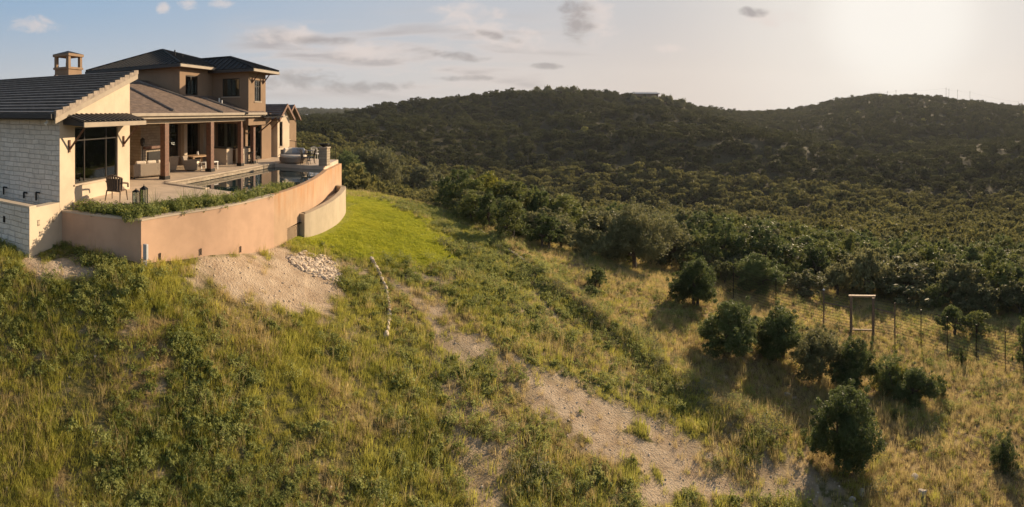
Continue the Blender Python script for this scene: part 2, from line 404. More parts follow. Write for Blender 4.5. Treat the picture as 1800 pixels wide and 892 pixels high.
def hash2(ix, iy, seed):
    n = (ix.astype(np.int64) * 374761393 + iy.astype(np.int64) * 668265263 + seed * 974634777) & 0x7fffffff
    n = ((n ^ (n >> 13)) * 1274126177) & 0x7fffffff
    return ((n ^ (n >> 16)) & 0xffff) / 65535.0
def vnoise(x, y, seed=0):
    ix = np.floor(x); iy = np.floor(y); fx = x - ix; fy = y - iy
    fx = fx * fx * (3 - 2 * fx); fy = fy * fy * (3 - 2 * fy)
    a = hash2(ix, iy, seed); b = hash2(ix + 1, iy, seed); c = hash2(ix, iy + 1, seed); d = hash2(ix + 1, iy + 1, seed)
    return a + (b - a) * fx + (c - a) * fy + (a - b - c + d) * fx * fy
def fbm(x, y, sc_, seed=0, oct_=4):
    s = 0; a = 1; t = 0
    for o in range(oct_):
        s = s + a * vnoise(x / sc_ * 2 ** o, y / sc_ * 2 ** o, seed + o * 17); t += a; a *= 0.5
    return s / t - 0.5
def height_table(az, r):
    az = (az + math.pi) % (2 * math.pi) - math.pi
    u = (az + math.pi) / (2 * math.pi) * 720; v = (np.log(np.clip(r, 2.0, 5999)) - LR[0]) / (LR[-1] - LR[0]) * 699
    i = np.clip(np.floor(u).astype(int), 0, 719); j = np.clip(np.floor(v).astype(int), 0, 698); fu = u - i; fv = v - j
    return (TAB[i, j] * (1 - fu) * (1 - fv) + TAB[i + 1, j] * fu * (1 - fv) + TAB[i, j + 1] * (1 - fu) * fv + TAB[i + 1, j + 1] * fu * fv)
def sstep(x, a, b):
    t = np.clip((x - a) / (b - a), 0, 1); return t * t * (3 - 2 * t)
def dist_poly(px, py, pts):
    d = np.full(np.shape(px), 1e9)
    for (x0, y0), (x1, y1) in zip(pts[:-1], pts[1:]):
        dx, dy = x1 - x0, y1 - y0; t = np.clip(((px - x0) * dx + (py - y0) * dy) / (dx * dx + dy * dy), 0, 1)
        d = np.minimum(d, np.hypot(px - x0 - t * dx, py - y0 - t * dy))
    return d
def inside(px, py, poly):
    c = np.zeros(np.shape(px), bool); n = len(poly)
    for i in range(n):
        x0, y0 = poly[i]; x1, y1 = poly[(i + 1) % n]
        if y0 == y1: continue
        k = ((y0 > py) != (y1 > py)) & (px < (x1 - x0) * (py - y0) / (y1 - y0) + x0); c ^= k
    return c
def soft(px, py, poly, w):   # 1 inside, 0 outside, soft edge of w photo pixels
    d = dist_poly(px, py, poly + [poly[0]]); d = np.where(inside(px, py, poly), d, -d)
    return sstep(d, -w, w)
def base_pt(px, py):
    a = az_of(px); r = np.exp(np.linspace(math.log(8), math.log(900), 1500)); h = height_table(np.full(r.shape, a), r)
    ray = CAMZ - (py - HZ) * r / F; k = np.argmax(ray <= h)
    return r[k] * math.sin(a), r[k] * math.cos(a)
BERM = [base_pt(*p) for p in [(845, 398), (900, 440), (960, 495), (1030, 545), (1100, 595), (1170, 650), (1250, 705), (1340, 770)]]
def H(x, y):
    x = np.asarray(x, float); y = np.asarray(y, float)
    r = np.hypot(x, y); az = np.arctan2(x, y)
    z = height_table(az, r)
    z = z + fbm(x, y, 3.2, 3, 4) * 0.34 * sstep(r, 9, 13) * (1 - 0.8 * sstep(r, 60, 120)) * (1 - 0.75 * pad_mask(x, y))
    d = dist_poly(x, y, BERM)
    z = z + 0.42 * np.exp(-(d / 0.9) ** 2)
    q = fbm(x + 40 * fbm(x, y, 90, 14, 2), y, 130, 9, 4)
    z = z + (20 * q - 22 * np.abs(fbm(x, y, 110, 19, 3)) + 3) * sstep(r, 150, 260) * (1 - 0.6 * sstep(r, 380, 440)) 
    return z
LAWN = [(612, 330), (655, 343), (710, 360), (752, 385), (788, 415), (806, 440), (792, 464), (745, 470), (700, 465), (650, 456), (600, 446), (560, 436), (520, 426), (500, 400), (560, 360)]
def pixof(x, y, z=None):
    r = np.maximum(np.hypot(x, y), 0.1); az = np.arctan2(x, y)
    if z is None: z = height_table(az, r)
    return 900 + F * az, HZ + F * (CAMZ - z) / r
def pad_mask(x, y):
    px, py = pixof(x, y); r = np.hypot(x, y)
    return np.maximum(soft(px, py, LAWN, 14) * (r < 45), sstep(r, 15.5, 17) * (px < 540) * (r < 40))
def P_ground(px, py):
    a = az_of(px); r = np.exp(np.linspace(math.log(8), math.log(900), 3000)); h = H(r * math.sin(a), r * math.cos(a))
    ray = CAMZ - (py - HZ) * r / F; k = int(np.argmax(ray <= h)); return Vector((r[k] * math.sin(a), r[k] * math.cos(a), float(h[k])))
def zat(x, y): return float(H(np.array([x]), np.array([y]))[0])

DIRT = [
    ([(310, 466), (400, 447), (470, 432), (520, 428), (560, 440), (592, 455), (606, 485), (598, 522), (570, 548), (520, 545), (455, 534), (400, 512), (335, 484)], 14, 1.0),
    ([(46, 452), (118, 444), (170, 470), (164, 496), (110, 500), (60, 484)], 12, 1.0),
    ([(-60, 480), (6, 484), (10, 500), (-60, 505)], 8, .8),
    ([(645, 334), (700, 333), (725, 344), (700, 356), (660, 352)], 5, 1.0),
    ([(668, 492), (700, 490), (722, 505), (712, 530), (680, 520)], 8, .8),
    ([(720, 478), (790, 478), (830, 500), (760, 505)], 10, .55),
    ([(790, 565), (850, 570), (872, 610), (840, 630), (800, 605)], 14, .8),
    ([(770, 600), (800, 640), (850, 700), (910, 740), (900, 800), (850, 740), (800, 700), (760, 650)], 22, .62),
    ([(900, 670), (1000, 660), (1080, 700), (1190, 765), (1250, 830), (1340, 900), (1130, 900), (1080, 830), (1010, 770), (940, 720)], 26, .9),
    ([(700, 520), (730, 512), (800, 590), (872, 655), (855, 672), (780, 615)], 9, .8),
    ([(880, 632), (930, 645), (1020, 700), (1000, 722), (900, 675)], 11, .8),
    ([(690, 470), (760, 474), (800, 492), (740, 500)], 8, .6), ([(560, 560), (600, 552), (610, 570), (575, 580)], 8, .5),
    ([(720, 500), (770, 515), (850, 600), (900, 660), (970, 690), (900, 705), (820, 640), (750, 560)], 18, .5),
    ([(800, 720), (860, 730), (910, 800), (960, 900), (820, 900), (800, 820)], 26, .6),
    ([(1300, 800), (1420, 790), (1490, 840), (1500, 900), (1340, 900)], 24, .7),
    ([(900, 500), (960, 530), (1000, 580), (980, 600), (920, 560)], 14, .55),
    ([(1060, 630), (1120, 650), (1140, 680), (1080, 680)], 12, .6),
    ([(40, 640), (90, 620), (120, 660), (100, 700), (50, 690)], 22, .35),
    ([(160, 590), (200, 590), (190, 640), (150, 640)], 16, .35),
]
def masks(x, y, z):
    px, py = pixof(x, y, z); r = np.hypot(x, y)
    n1 = fbm(x, y, 1.6, 21, 4); n2 = fbm(x, y, 0.5, 33, 3); n3 = fbm(x, y, 5, 51, 3)
    jx = px + n1 * 95 + n2 * 34; jy = py + fbm(x, y, 1.3, 71, 4) * 80 + n2 * 26
    nearm = 1 - sstep(r, 40, 48)
    dirt = np.zeros_like(px)
    for poly, w, s in DIRT: dirt = np.maximum(dirt, soft(jx, jy, poly, w) * s)
    dirt = dirt * nearm * np.where((py > 560), 1 - .95 * sstep(fbm(x, y, .9, 83, 4), .03, .17), 1)
    lawn = soft(px + n2 * 60 + n1 * 50, py + n2 * 22, LAWN, 16) * (r < 40)
    dirt = np.where(py > 380, dirt * (1 - lawn), dirt)
    # dry golden side to the right of the berm
    line = np.interp(px, [800, 850, 960, 1050, 1130, 1230, 1330, 1420, 1500, 1560, 2200], [380, 400, 478, 545, 600, 680, 760, 800, 860, 960, 1400])
    dry = sstep(line - jy, -18, 22) * sstep(px, 780, 860)
    dry = np.maximum(dry, 0.55 * sstep(n3, 0.02, 0.16) * (r < 30) * (px > 560) * (py > 560))
    dry = np.maximum(dry, sstep(fbm(x, y, 2.2, 91, 4), -.04, .14) * np.where(px < 560, .42, .62) * (py > 510) * (r < 30)); dry = np.maximum(dry, 0.9 * sstep(n1, 0.08, 0.2) * (py > 560) * (px < 330))
    return dirt, lawn, np.clip(dry, 0, 1), px, py, r, n1, n2, n3

def build_ground():
    a_f = np.arange(-72, 72.01, 0.2); a_c = np.arange(75, 285.1, 3.0)
    az = np.radians(np.concatenate([a_f, a_c])); na = len(az)
    r = np.concatenate([[0.01, 1.0, 2.5, 4, 5.5, 7], np.exp(np.linspace(math.log(8), math.log(60), 520)), np.exp(np.linspace(math.log(60.4), math.log(1800), 180))]); nr = len(r)
    A, RR = np.meshgrid(az, r); X = RR * np.sin(A); Y = RR * np.cos(A)
    Z = H(X, Y)
    dirt, lawn, dry, px, py, rr, n1, n2, n3 = masks(X, Y, Z)
    V = np.stack([X, Y, Z], -1).reshape(-1, 3)
    i, j = np.meshgrid(np.arange(nr - 1), np.arange(na), indexing='ij'); j2 = (j + 1) % na
    Fc = np.stack([i * na + j, (i + 1) * na + j, (i + 1) * na + j2, i * na + j2], -1).reshape(-1, 4)[:, ::-1]
    me = bpy.data.meshes.new('ground')
    me.vertices.add(len(V)); me.vertices.foreach_set('co', V.ravel())
    me.loops.add(Fc.size); me.loops.foreach_set('vertex_index', Fc.ravel().astype(np.int32))
    me.polygons.add(len(Fc)); me.polygons.foreach_set('loop_start', np.arange(0, Fc.size, 4, dtype=np.int32))
    me.polygons.foreach_set('loop_total', np.full(len(Fc), 4, np.int32))
    me.update(calc_edges=True); me.validate()
    for nm, d in (('dirt', dirt), ('lawn', lawn), ('dry', dry), ('far', sstep(rr, 45, 60))):
        at = me.attributes.new(nm, 'FLOAT', 'POINT'); at.data.foreach_set('value', np.ascontiguousarray(d, dtype=np.float32).ravel())
    me.polygons.foreach_set('use_smooth', np.ones(len(Fc), bool))
    m, t, p = newmat('ground soil and turf')
    v = geo_pos(t)
    def at(n): return t.node('ShaderNodeAttribute', attribute_name=n).outputs['Fac']
    nA = t.noise(1.3, 6, 0.65, v); nB = t.noise(9, 5, 0.7, v); nC = t.noise(40, 4, 0.7, v)
    soil = t.mix(t.step(nA, 0.3, 0.7), (0.38, 0.275, 0.18), (0.56, 0.44, 0.31))
    soil = t.mix(t.m('MULTIPLY', t.step(nB, 0.5, 0.72), 0.6), soil, (0.52, 0.43, 0.32))
    soil = t.mix(t.m('MULTIPLY', t.step(nC, 0.55, 0.75), 0.5), soil, (0.20, 0.14, 0.09))
    vo = t.node('ShaderNodeTexVoronoi'); vo.inputs['Scale'].default_value = 14; t.l.new(v, vo.inputs['Vector'])
    soil = t.mix(t.m('MULTIPLY', t.step(vo.outputs['Distance'], 0.28, 0.16), t.step(nB, 0.48, 0.6)), soil, (0.55, 0.47, 0.37))
    turf = t.mix(t.step(nB, 0.3, 0.7), (0.10, 0.095, 0.035), (0.17, 0.15, 0.06))
    dryt = t.mix(t.step(nB, 0.35, 0.7), (0.16, 0.11, 0.05), (0.30, 0.21, 0.10))
    lawnc = t.mix(t.step(nA, 0.3, 0.7), (0.19, 0.21, 0.022), (0.33, 0.33, 0.035))
    nD = t.noise(3.2, 5, 0.7, v); lawnc = t.mix(t.m('MULTIPLY', t.step(nD, 0.42, 0.62), 0.55), lawnc, (0.29, 0.28, 0.04))
    wv = t.node('ShaderNodeTexWave'); wv.wave_type = 'RINGS'; wv.rings_direction = 'Z'; wv.inputs['Scale'].default_value = 0.55; wv.inputs['Distortion'].default_value = 1.6; mpw = t.node('ShaderNodeMapping'); mpw.inputs['Location'].default_value = (22, -16, 0); t.l.new(v, mpw.inputs[0]); t.l.new(mpw.outputs[0], wv.inputs['Vector'])
    lawnc = t.mix(t.m('MULTIPLY', wv.outputs['Fac'], 0.35), lawnc, (0.34, 0.33, 0.045))
    lawnc = t.mix(t.m('MULTIPLY', t.step(nC, 0.4, 0.7), 0.5), lawnc, (0.075, 0.10, 0.015))
    farc = t.mix(t.step(nA, 0.35, 0.65), (0.03, 0.032, 0.016), (0.075, 0.065, 0.033))
    c = t.mix(at('dry'), turf, dryt)
    thin = t.m('MULTIPLY', t.step(nA, 0.52, 0.66), 0.5)
    c = t.mix(thin, c, soil)
    c = t.mix(t.m('MULTIPLY', at('dirt'), t.step(t.m('ADD', at('dirt'), t.m('MULTIPLY', t.m('SUBTRACT', nB, 0.5), 1.0)), 0.15, 0.5)), c, soil)
    c = t.mix(at('lawn'), c, lawnc); c = t.mix(at('far'), c, farc)
    t.l.new(c, p.inputs['Base Color']); p.inputs['Roughness'].default_value = 1.0; p.inputs['Specular IOR Level'].default_value = 0.1
    bump(t, p, t.m('ADD', t.m('ADD', nB, t.m('MULTIPLY', nC, 0.5)), t.m('MULTIPLY', vo.outputs['Distance'], -0.5)), 0.9, 0.06)
    me.materials.append(m)
    o = bpy.data.objects.new('ground', me); COL.objects.link(o); o['kind'] = 'structure'
    return o
build_ground()

# ------------------------------------------------------------------ house
D1 = Vector((-.208, .978, 0)); E1 = Vector((-.978, -.208, 0)); A0 = Vector((-14.06, 10.58, 0))
def wg(s, out=0.0, z=0.0): return A0 + D1 * s - E1 * out + Vector((0, 0, z))   # along the window wall, outwards, up

def wall(mb, p0, p1, z0, za, zb, th, openings=()):
    """upright wall from p0 to p1; its outside is on the right-hand side going p0 -> p1; th is measured inwards"""
    p0 = Vector((p0[0], p0[1], 0)); p1 = Vector((p1[0], p1[1], 0)); L = (p1 - p0).length; d = (p1 - p0) / L; p0 = p0 + d * .004; L -= .008
    n_in = Vector((-d.y, d.x, 0)) * th
    openings = [(o[0] - .004, o[1] - .004, o[2], o[3]) for o in openings]
    cuts = sorted(set([0, L] + [o[0] for o in openings] + [o[1] for o in openings]))
    def top(s): return za + (zb - za) * s / L
    def piece(s0, s1, b0, b1, t0, t1):
        a = p0 + d * s0; b = p0 + d * s1
        mb.hexa([(a.x, a.y, b0), (b.x, b.y, b1), (b.x + n_in.x, b.y + n_in.y, b1), (a.x + n_in.x, a.y + n_in.y, b0),
                 (a.x, a.y, t0), (b.x, b.y, t1), (b.x + n_in.x, b.y + n_in.y, t1), (a.x + n_in.x, a.y + n_in.y, t0)])
    for s0, s1 in zip(cuts[:-1], cuts[1:]):
        mid = (s0 + s1) / 2; ops = sorted([(o[2], o[3]) for o in openings if o[0] <= mid <= o[1]])
        b = z0
        for (lo, hi) in ops:
            if lo > b: piece(s0, s1, b, b, lo, lo)
            b = hi
        piece(s0, s1, b, b, top(s0), top(s1))
    return mb

def window(parent, p0, p1, s0, s1, z0, z1, mull=(), trans=(), rec=0.08, fw=0.06, name='window', sill=True):
    """frame and pane set back in an opening of the wall p0 -> p1"""
    p0 = Vector((p0[0], p0[1], 0)); p1 = Vector((p1[0], p1[1], 0)); d = (p1 - p0).normalized(); n = Vector((-d.y, d.x, 0))
    rz = math.atan2(d.y, d.x); mb = MB()
    c = lambda s, z, o=rec: tuple(p0 + d * s + n * o + Vector((0, 0, z)))
    w = s1 - s0; h = z1 - z0
    e = 0.003
    mb.box(c((s0 + s1) / 2, z0 + fw / 2 + e), (w - 2 * e, .06, fw), rz); mb.box(c((s0 + s1) / 2, z1 - fw / 2 - e), (w - 2 * e, .06, fw), rz)
    for s in (s0 + fw / 2 + e, s1 - fw / 2 - e): mb.box(c(s, (z0 + z1) / 2), (fw, .062, h - 2 * fw - 4 * e), rz)
    for s in mull: mb.box(c(s, (z0 + z1) / 2), (fw * .9, .055, h - 2 * fw), rz)
    for z in trans: mb.box(c((s0 + s1) / 2, z), (w - 2 * fw, .05, fw * .7), rz)
    fr = mb.build(name, M_frame, parent, bevel=.004)
    g = MB().box(c((s0 + s1) / 2, (z0 + z1) / 2, rec + .004), (w - fw, .012, h - fw), rz).build('pane', M_glass, fr)
    if sill:
        MB().box(c((s0 + s1) / 2, z0 - .035, .03), (w + .14, .16, .06), rz).build('sill', M_coping, fr, bevel=.006)
    return fr

def tiled(mb, e0, e1, r1, r0, rows, h=.035):
    """courses of tile laid from the eave e0-e1 up to r0-r1, each lapping the one below"""
    e0, e1, r0, r1 = map(Vector, (e0, e1, r0, r1))
    nrm = (e1 - e0).cross(r0 - e0).normalized()
    if (e1 - e0).length < 1e-4: nrm = (r1 - e0).cross(r0 - e0).normalized()
    if nrm.z < 0: nrm = -nrm
    for k in range(rows):
        a, b = k / rows, (k + 1.0) / rows
        A, B = e0.lerp(r0, a), e1.lerp(r1, a); C, Dd = e1.lerp(r1, b), e0.lerp(r0, b)
        up = nrm * h
        mb.add([A + up, B + up, C + nrm * .004, Dd + nrm * .004, A, B], [(0, 1, 2, 3), (4, 5, 1, 0)])
    return mb
def seamed(mb, poly, eave_dir, step=.42, h=.045, th=.1):
    """flat metal plane with raised seams running up the slope"""
    P = [Vector(p) for p in poly]
    n = (P[1] - P[0]).cross(P[2] - P[0]).normalized()
    if n.z < 0: n = -n; P = P[::-1]
    k = len(P)
    mb.add(P + [p - n * th for p in P], [tuple(range(k)), tuple(range(k, 2 * k))[::-1]] + [(i, k + i, k + (i + 1) % k, (i + 1) % k) for i in range(k)])
    u = Vector(eave_dir).normalized(); v = n.cross(u).normalized(); o = P[0]
    uv = [((p - o).dot(u), (p - o).dot(v)) for p in P]
    x = min(a for a, b in uv) + step * .5; mxu = max(a for a, b in uv)
    while x < mxu:
        ys = []
        for i in range(k):
            (x0, y0), (x1, y1) = uv[i], uv[(i + 1) % k]
            if (x0 - x) * (x1 - x) < 0: ys.append(y0 + (y1 - y0) * (x - x0) / (x1 - x0))
        if len(ys) >= 2 and max(ys) - min(ys) > .1:
            a = o + u * x + v * min(ys) + n * h / 2; b = o + u * x + v * max(ys) + n * h / 2
            w = u * .018; hh = n * h / 2
            mb.hexa([a - w - hh, a + w - hh, b + w - hh, b - w - hh, a - w + hh, a + w + hh, b + w + hh, b - w + hh])
        x += step
    return mb

house = thing('house', 'large tan and white stone house with dark roofs above the pool terrace', 'house', (-17, 20, 0))
house.location = (0, 0, 0)
def pleats(P, z0, z1, par=None):
    mb = MB()
    V = [(p.x, p.y, z) for p in P for z in (z0, z1)]; n = len(P); V += [(p.x - .012, p.y + .004, z) for p in P for z in (z0, z1)]
    mb.add(V, [(2 * i, 2 * i + 2, 2 * i + 3, 2 * i + 1) for i in range(n - 1)] + [(2 * n + 2 * i, 2 * n + 2 * i + 1, 2 * n + 2 * i + 3, 2 * n + 2 * i + 2) for i in range(n - 1)] + [(0, 1, 2 * n + 1, 2 * n), (2 * n - 2, 4 * n - 2, 4 * n - 1, 2 * n - 1)])
    return mb.build('curtain', M_curtain, house)
WO = (.87, 3.71, .65, 2.78)     # big corner window
def wing():
    L = 4.65; BK = 10.0
    a = wg(0); b = wg(L); a2 = a + E1 * BK; b2 = b + E1 * BK
    mb = MB(); wall(mb, a, b, -2.4, 3.25, 4.84, .25, [WO]); mb.build('wall', M_cream, house)
    mb = MB(); wall(mb, a2, a + E1 * .003, -2.4, 3.25, 3.25, .25); mb.build('wall', M_stone, house)
    mb = MB(); wall(mb, b + E1 * .003, b2, -.3, 4.84, 4.84, .25); mb.build('wall', M_cream, house)
    mb = MB(); wall(mb, b2, a2, -2.4, 4.84, 3.25, .25); mb.build('wall', M_stone, house)
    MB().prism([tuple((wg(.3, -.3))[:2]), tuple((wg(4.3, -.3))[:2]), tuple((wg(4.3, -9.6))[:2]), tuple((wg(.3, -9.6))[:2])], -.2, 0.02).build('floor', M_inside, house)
    w = window(house, a, b, *WO, mull=(1.52, 2.95), trans=(2.28,))
    # curtain and room furniture glimpsed behind the glass
    pleats([wg(2.55 + .07 * k, -.42 - .05 * (k % 2)) for k in range(7)], .65, 2.75)
    pleats([wg(3.25 + .07 * k, -.42 - .05 * (k % 2)) for k in range(8)], .65, 2.75)
    # roof: low eave to the camera, high edge behind
    sl_ = .342; ov = .15
    def rp(s, out, dz=0): return wg(s, out, 3.44 + sl_ * s + dz)
    s0, s1 = -.45, 5.0
    mb = MB(); tiled(mb, rp(s0, -BK - .3), rp(s0, ov), rp(s1, ov), rp(s1, -BK - .3), 15, .085)
    # deck below the tiles
    mb.hexa([rp(s0, -BK - .3, -.16), rp(s0, ov, -.16), rp(s1, ov, -.16), rp(s1, -BK - .3, -.16), rp(s0, -BK - .3, -.002), rp(s0, ov, -.002), rp(s1, ov, -.002), rp(s1, -BK - .3, -.002)])
    rf = mb.build('roof', M_tile, house)
    mb = MB()
    for k in range(15):     # rake tiles stepping up the verge
        t0 = s0 + (s1 - s0) * k / 15; t1 = s0 + (s1 - s0) * (k + 1) / 15 + .02
        q = [rp(t0, ov - .02, -.13), rp(t0, ov + .07, -.13), rp(t1, ov + .07, -.13), rp(t1, ov - .02, -.13),
             rp(t0, ov - .04, .13), rp(t0, ov + .09, .13), rp(t1, ov + .07, .035), rp(t1, ov - .02, .035)]
        mb.hexa(q)
    mb.build('rake_tiles', M_tilecap, rf, bevel=.008)
    mb = MB(); mb.hexa([rp(s0, ov + .005, -.34), rp(s0, ov + .05, -.34), rp(s1, ov + .05, -.34), rp(s1, ov + .005, -.34), rp(s0, ov + .005, -.135), rp(s0, ov + .05, -.135), rp(s1, ov + .05, -.135), rp(s1, ov + .005, -.135)])
    mb.build('bargeboard', M_fascia, rf)
    mb = MB(); c0 = wg(s0 - .04, -BK - .3, 3.13); c1 = wg(s0 - .04, ov - .05, 3.13)
    d = (c1 - c0).normalized(); n = D1
    def bar(c0, c1, z0, z1, w0, w1):
        return mb.hexa([c0 + n * w0 + Vector((0, 0, z0)), c1 + n * w0 + Vector((0, 0, z0)), c1 + n * w1 + Vector((0, 0, z0)), c0 + n * w1 + Vector((0, 0, z0)),
                 c0 + n * w0 + Vector((0, 0, z1)), c1 + n * w0 + Vector((0, 0, z1)), c1 + n * w1 + Vector((0, 0, z1)), c0 + n * w1 + Vector((0, 0, z1))])
    bar(c0, c1, 0, .16, -.08, .04); mb.build('gutter', M_dfascia, rf)
    mb = MB(); mb.hexa([wg(s0, -BK, 3.08), wg(s0, ov - .05, 3.08), wg(-.002, ov - .05, 3.08), wg(-.002, -BK, 3.08), wg(s0, -BK, 3.12), wg(s0, ov - .05, 3.12), wg(-.002, ov - .05, 3.12), wg(-.002, -BK, 3.12)])
    mb.build('soffit', M_dfascia, rf)
    MB().tube(rp(2.0, -6.1, 0), rp(2.0, -6.1, .38), .05, .05).lathe([(.11, 0), (.11, .1), (.02, .13)], rp(2.0, -6.1, .36), 10).build('roof_vent', M_metal, rf)
    # canopy over the window
    ca = MB(); seamed(ca, [wg(.2, .95, 3.0), wg(4.35, .95, 3.0), wg(4.35, .0, 3.26), wg(.2, .0, 3.26)], D1, .3, .04, .04)
    co = ca.build('canopy', M_metal, house)
    mb = MB()
    for k in range(14): mb.tube(wg(.28 + .31 * k, .94, 3.05), wg(.28 + .31 * k, .02, 3.30), .022, .022, 4)
    mb.build('seams', M_fascia, co)  # ribs in a pale colour, standing for sun glinting off the metal
    mb = MB(); 
    def bx(s0_, s1_, o0, o1, z0, z1, mb=mb): return mb.hexa([wg(s0_, o0, z0), wg(s1_, o0, z0), wg(s1_, o1, z0), wg(s0_, o1, z0), wg(s0_, o0, z1), wg(s1_, o0, z1), wg(s1_, o1, z1), wg(s0_, o1, z1)])
    bx(.17, 4.38, .955, 1.0, 2.82, 2.99); mb.build('fascia', M_fascia, co)
    for s in (.22, 4.33):
        mb = MB(); mb.hexa([wg(s - .03, .0, 2.9), wg(s + .03, .0, 2.9), wg(s + .03, .95, 2.84), wg(s - .03, .95, 2.84), wg(s - .03, .0, 3.2), wg(s + .03, .0, 3.2), wg(s + .03, .95, 2.95), wg(s - .03, .95, 2.95)])
        mb.build('side_board', M_dfascia, co)
    for s in (.52, 4.12):
        mb = MB(); mb.box(wg(s, .03, 2.1), (.07, .07, .45), math.atan2(D1.y, D1.x)); a_ = wg(s, .06, 2.0); b_ = wg(s, .8, 2.86)
        mb.tube(a_, b_, .045, .045, 4); mb.build('bracket', M_wood, co)
    # light fixture and small pipes on the stone wall
    for (px, py) in ((60, 348),): pass
    f = MB(); c = wg(-.32, .0, 3.0) + E1 * .3; f.tube(c, c + Vector((0, 0, .12)), .05, .07); f.tube(c + Vector((0, 0, 0)), c + D1 * -.1 + Vector((0, 0, -.08)), .05, .06)
    f.build('floodlight', M_white, house)
wing()

def low_wall():
    t = thing('stone_wall', 'low white stone retaining wall joined to the corner of the house', 'wall')
    c = wg(-1.55); c0 = c + E1 * 8; a = wg(-.003)
    mb = MB(); wall(mb, c0, c + E1 * .003, -2.6, -.0, .1, .3); mb.build('wall', M_stone, t); mb = MB(); wall(mb, c, a, -2.6, .1, .1, .3); mb.build('end_wall', M_cream, t)
    mb = MB(); wall(mb, c0, c, .103, .17, .17, .34); 
    mb.build('coping', M_cream, t)
    for s in (.45, 1.2):
        p = wg(-1.55 + s, .01, -.45); MB().box(p, (.02, .1, .2), math.atan2(D1.y, D1.x) - R(90)).build('wall_light', M_rubble, t)
    for s in (1.25,):
        p = c + E1 * s - D1 * .01 + Vector((0, 0, -.45)); MB().box(p, (.1, .02, .22), math.atan2(E1.y, E1.x)).build('wall_light', M_iron, t)
    MB().prism([tuple((c0 + D1 * .3)[:2]), tuple((c + D1 * .3 + E1 * .3)[:2]), tuple((wg(-.01) + E1 * .3)[:2]), tuple((wg(-.01) + E1 * 8)[:2])], -2.3, -.12).build('gravel_bed', M_rock, t)
    for s, h in ((1.1, .3), (1.75, .22), (2.9, .3)):
        mb = MB(); p = wg(-.08) + E1 * s; mb.tube(p + Vector((0, 0, .05)), p + Vector((0, 0, .05 + h)), .035); mb.tube(p + Vector((0, 0, .05 + h)), p + Vector((0, 0, .05 + h)) - E1 * .18, .03)
        o = mb.build('pipe', M_iron, house)
low_wall()

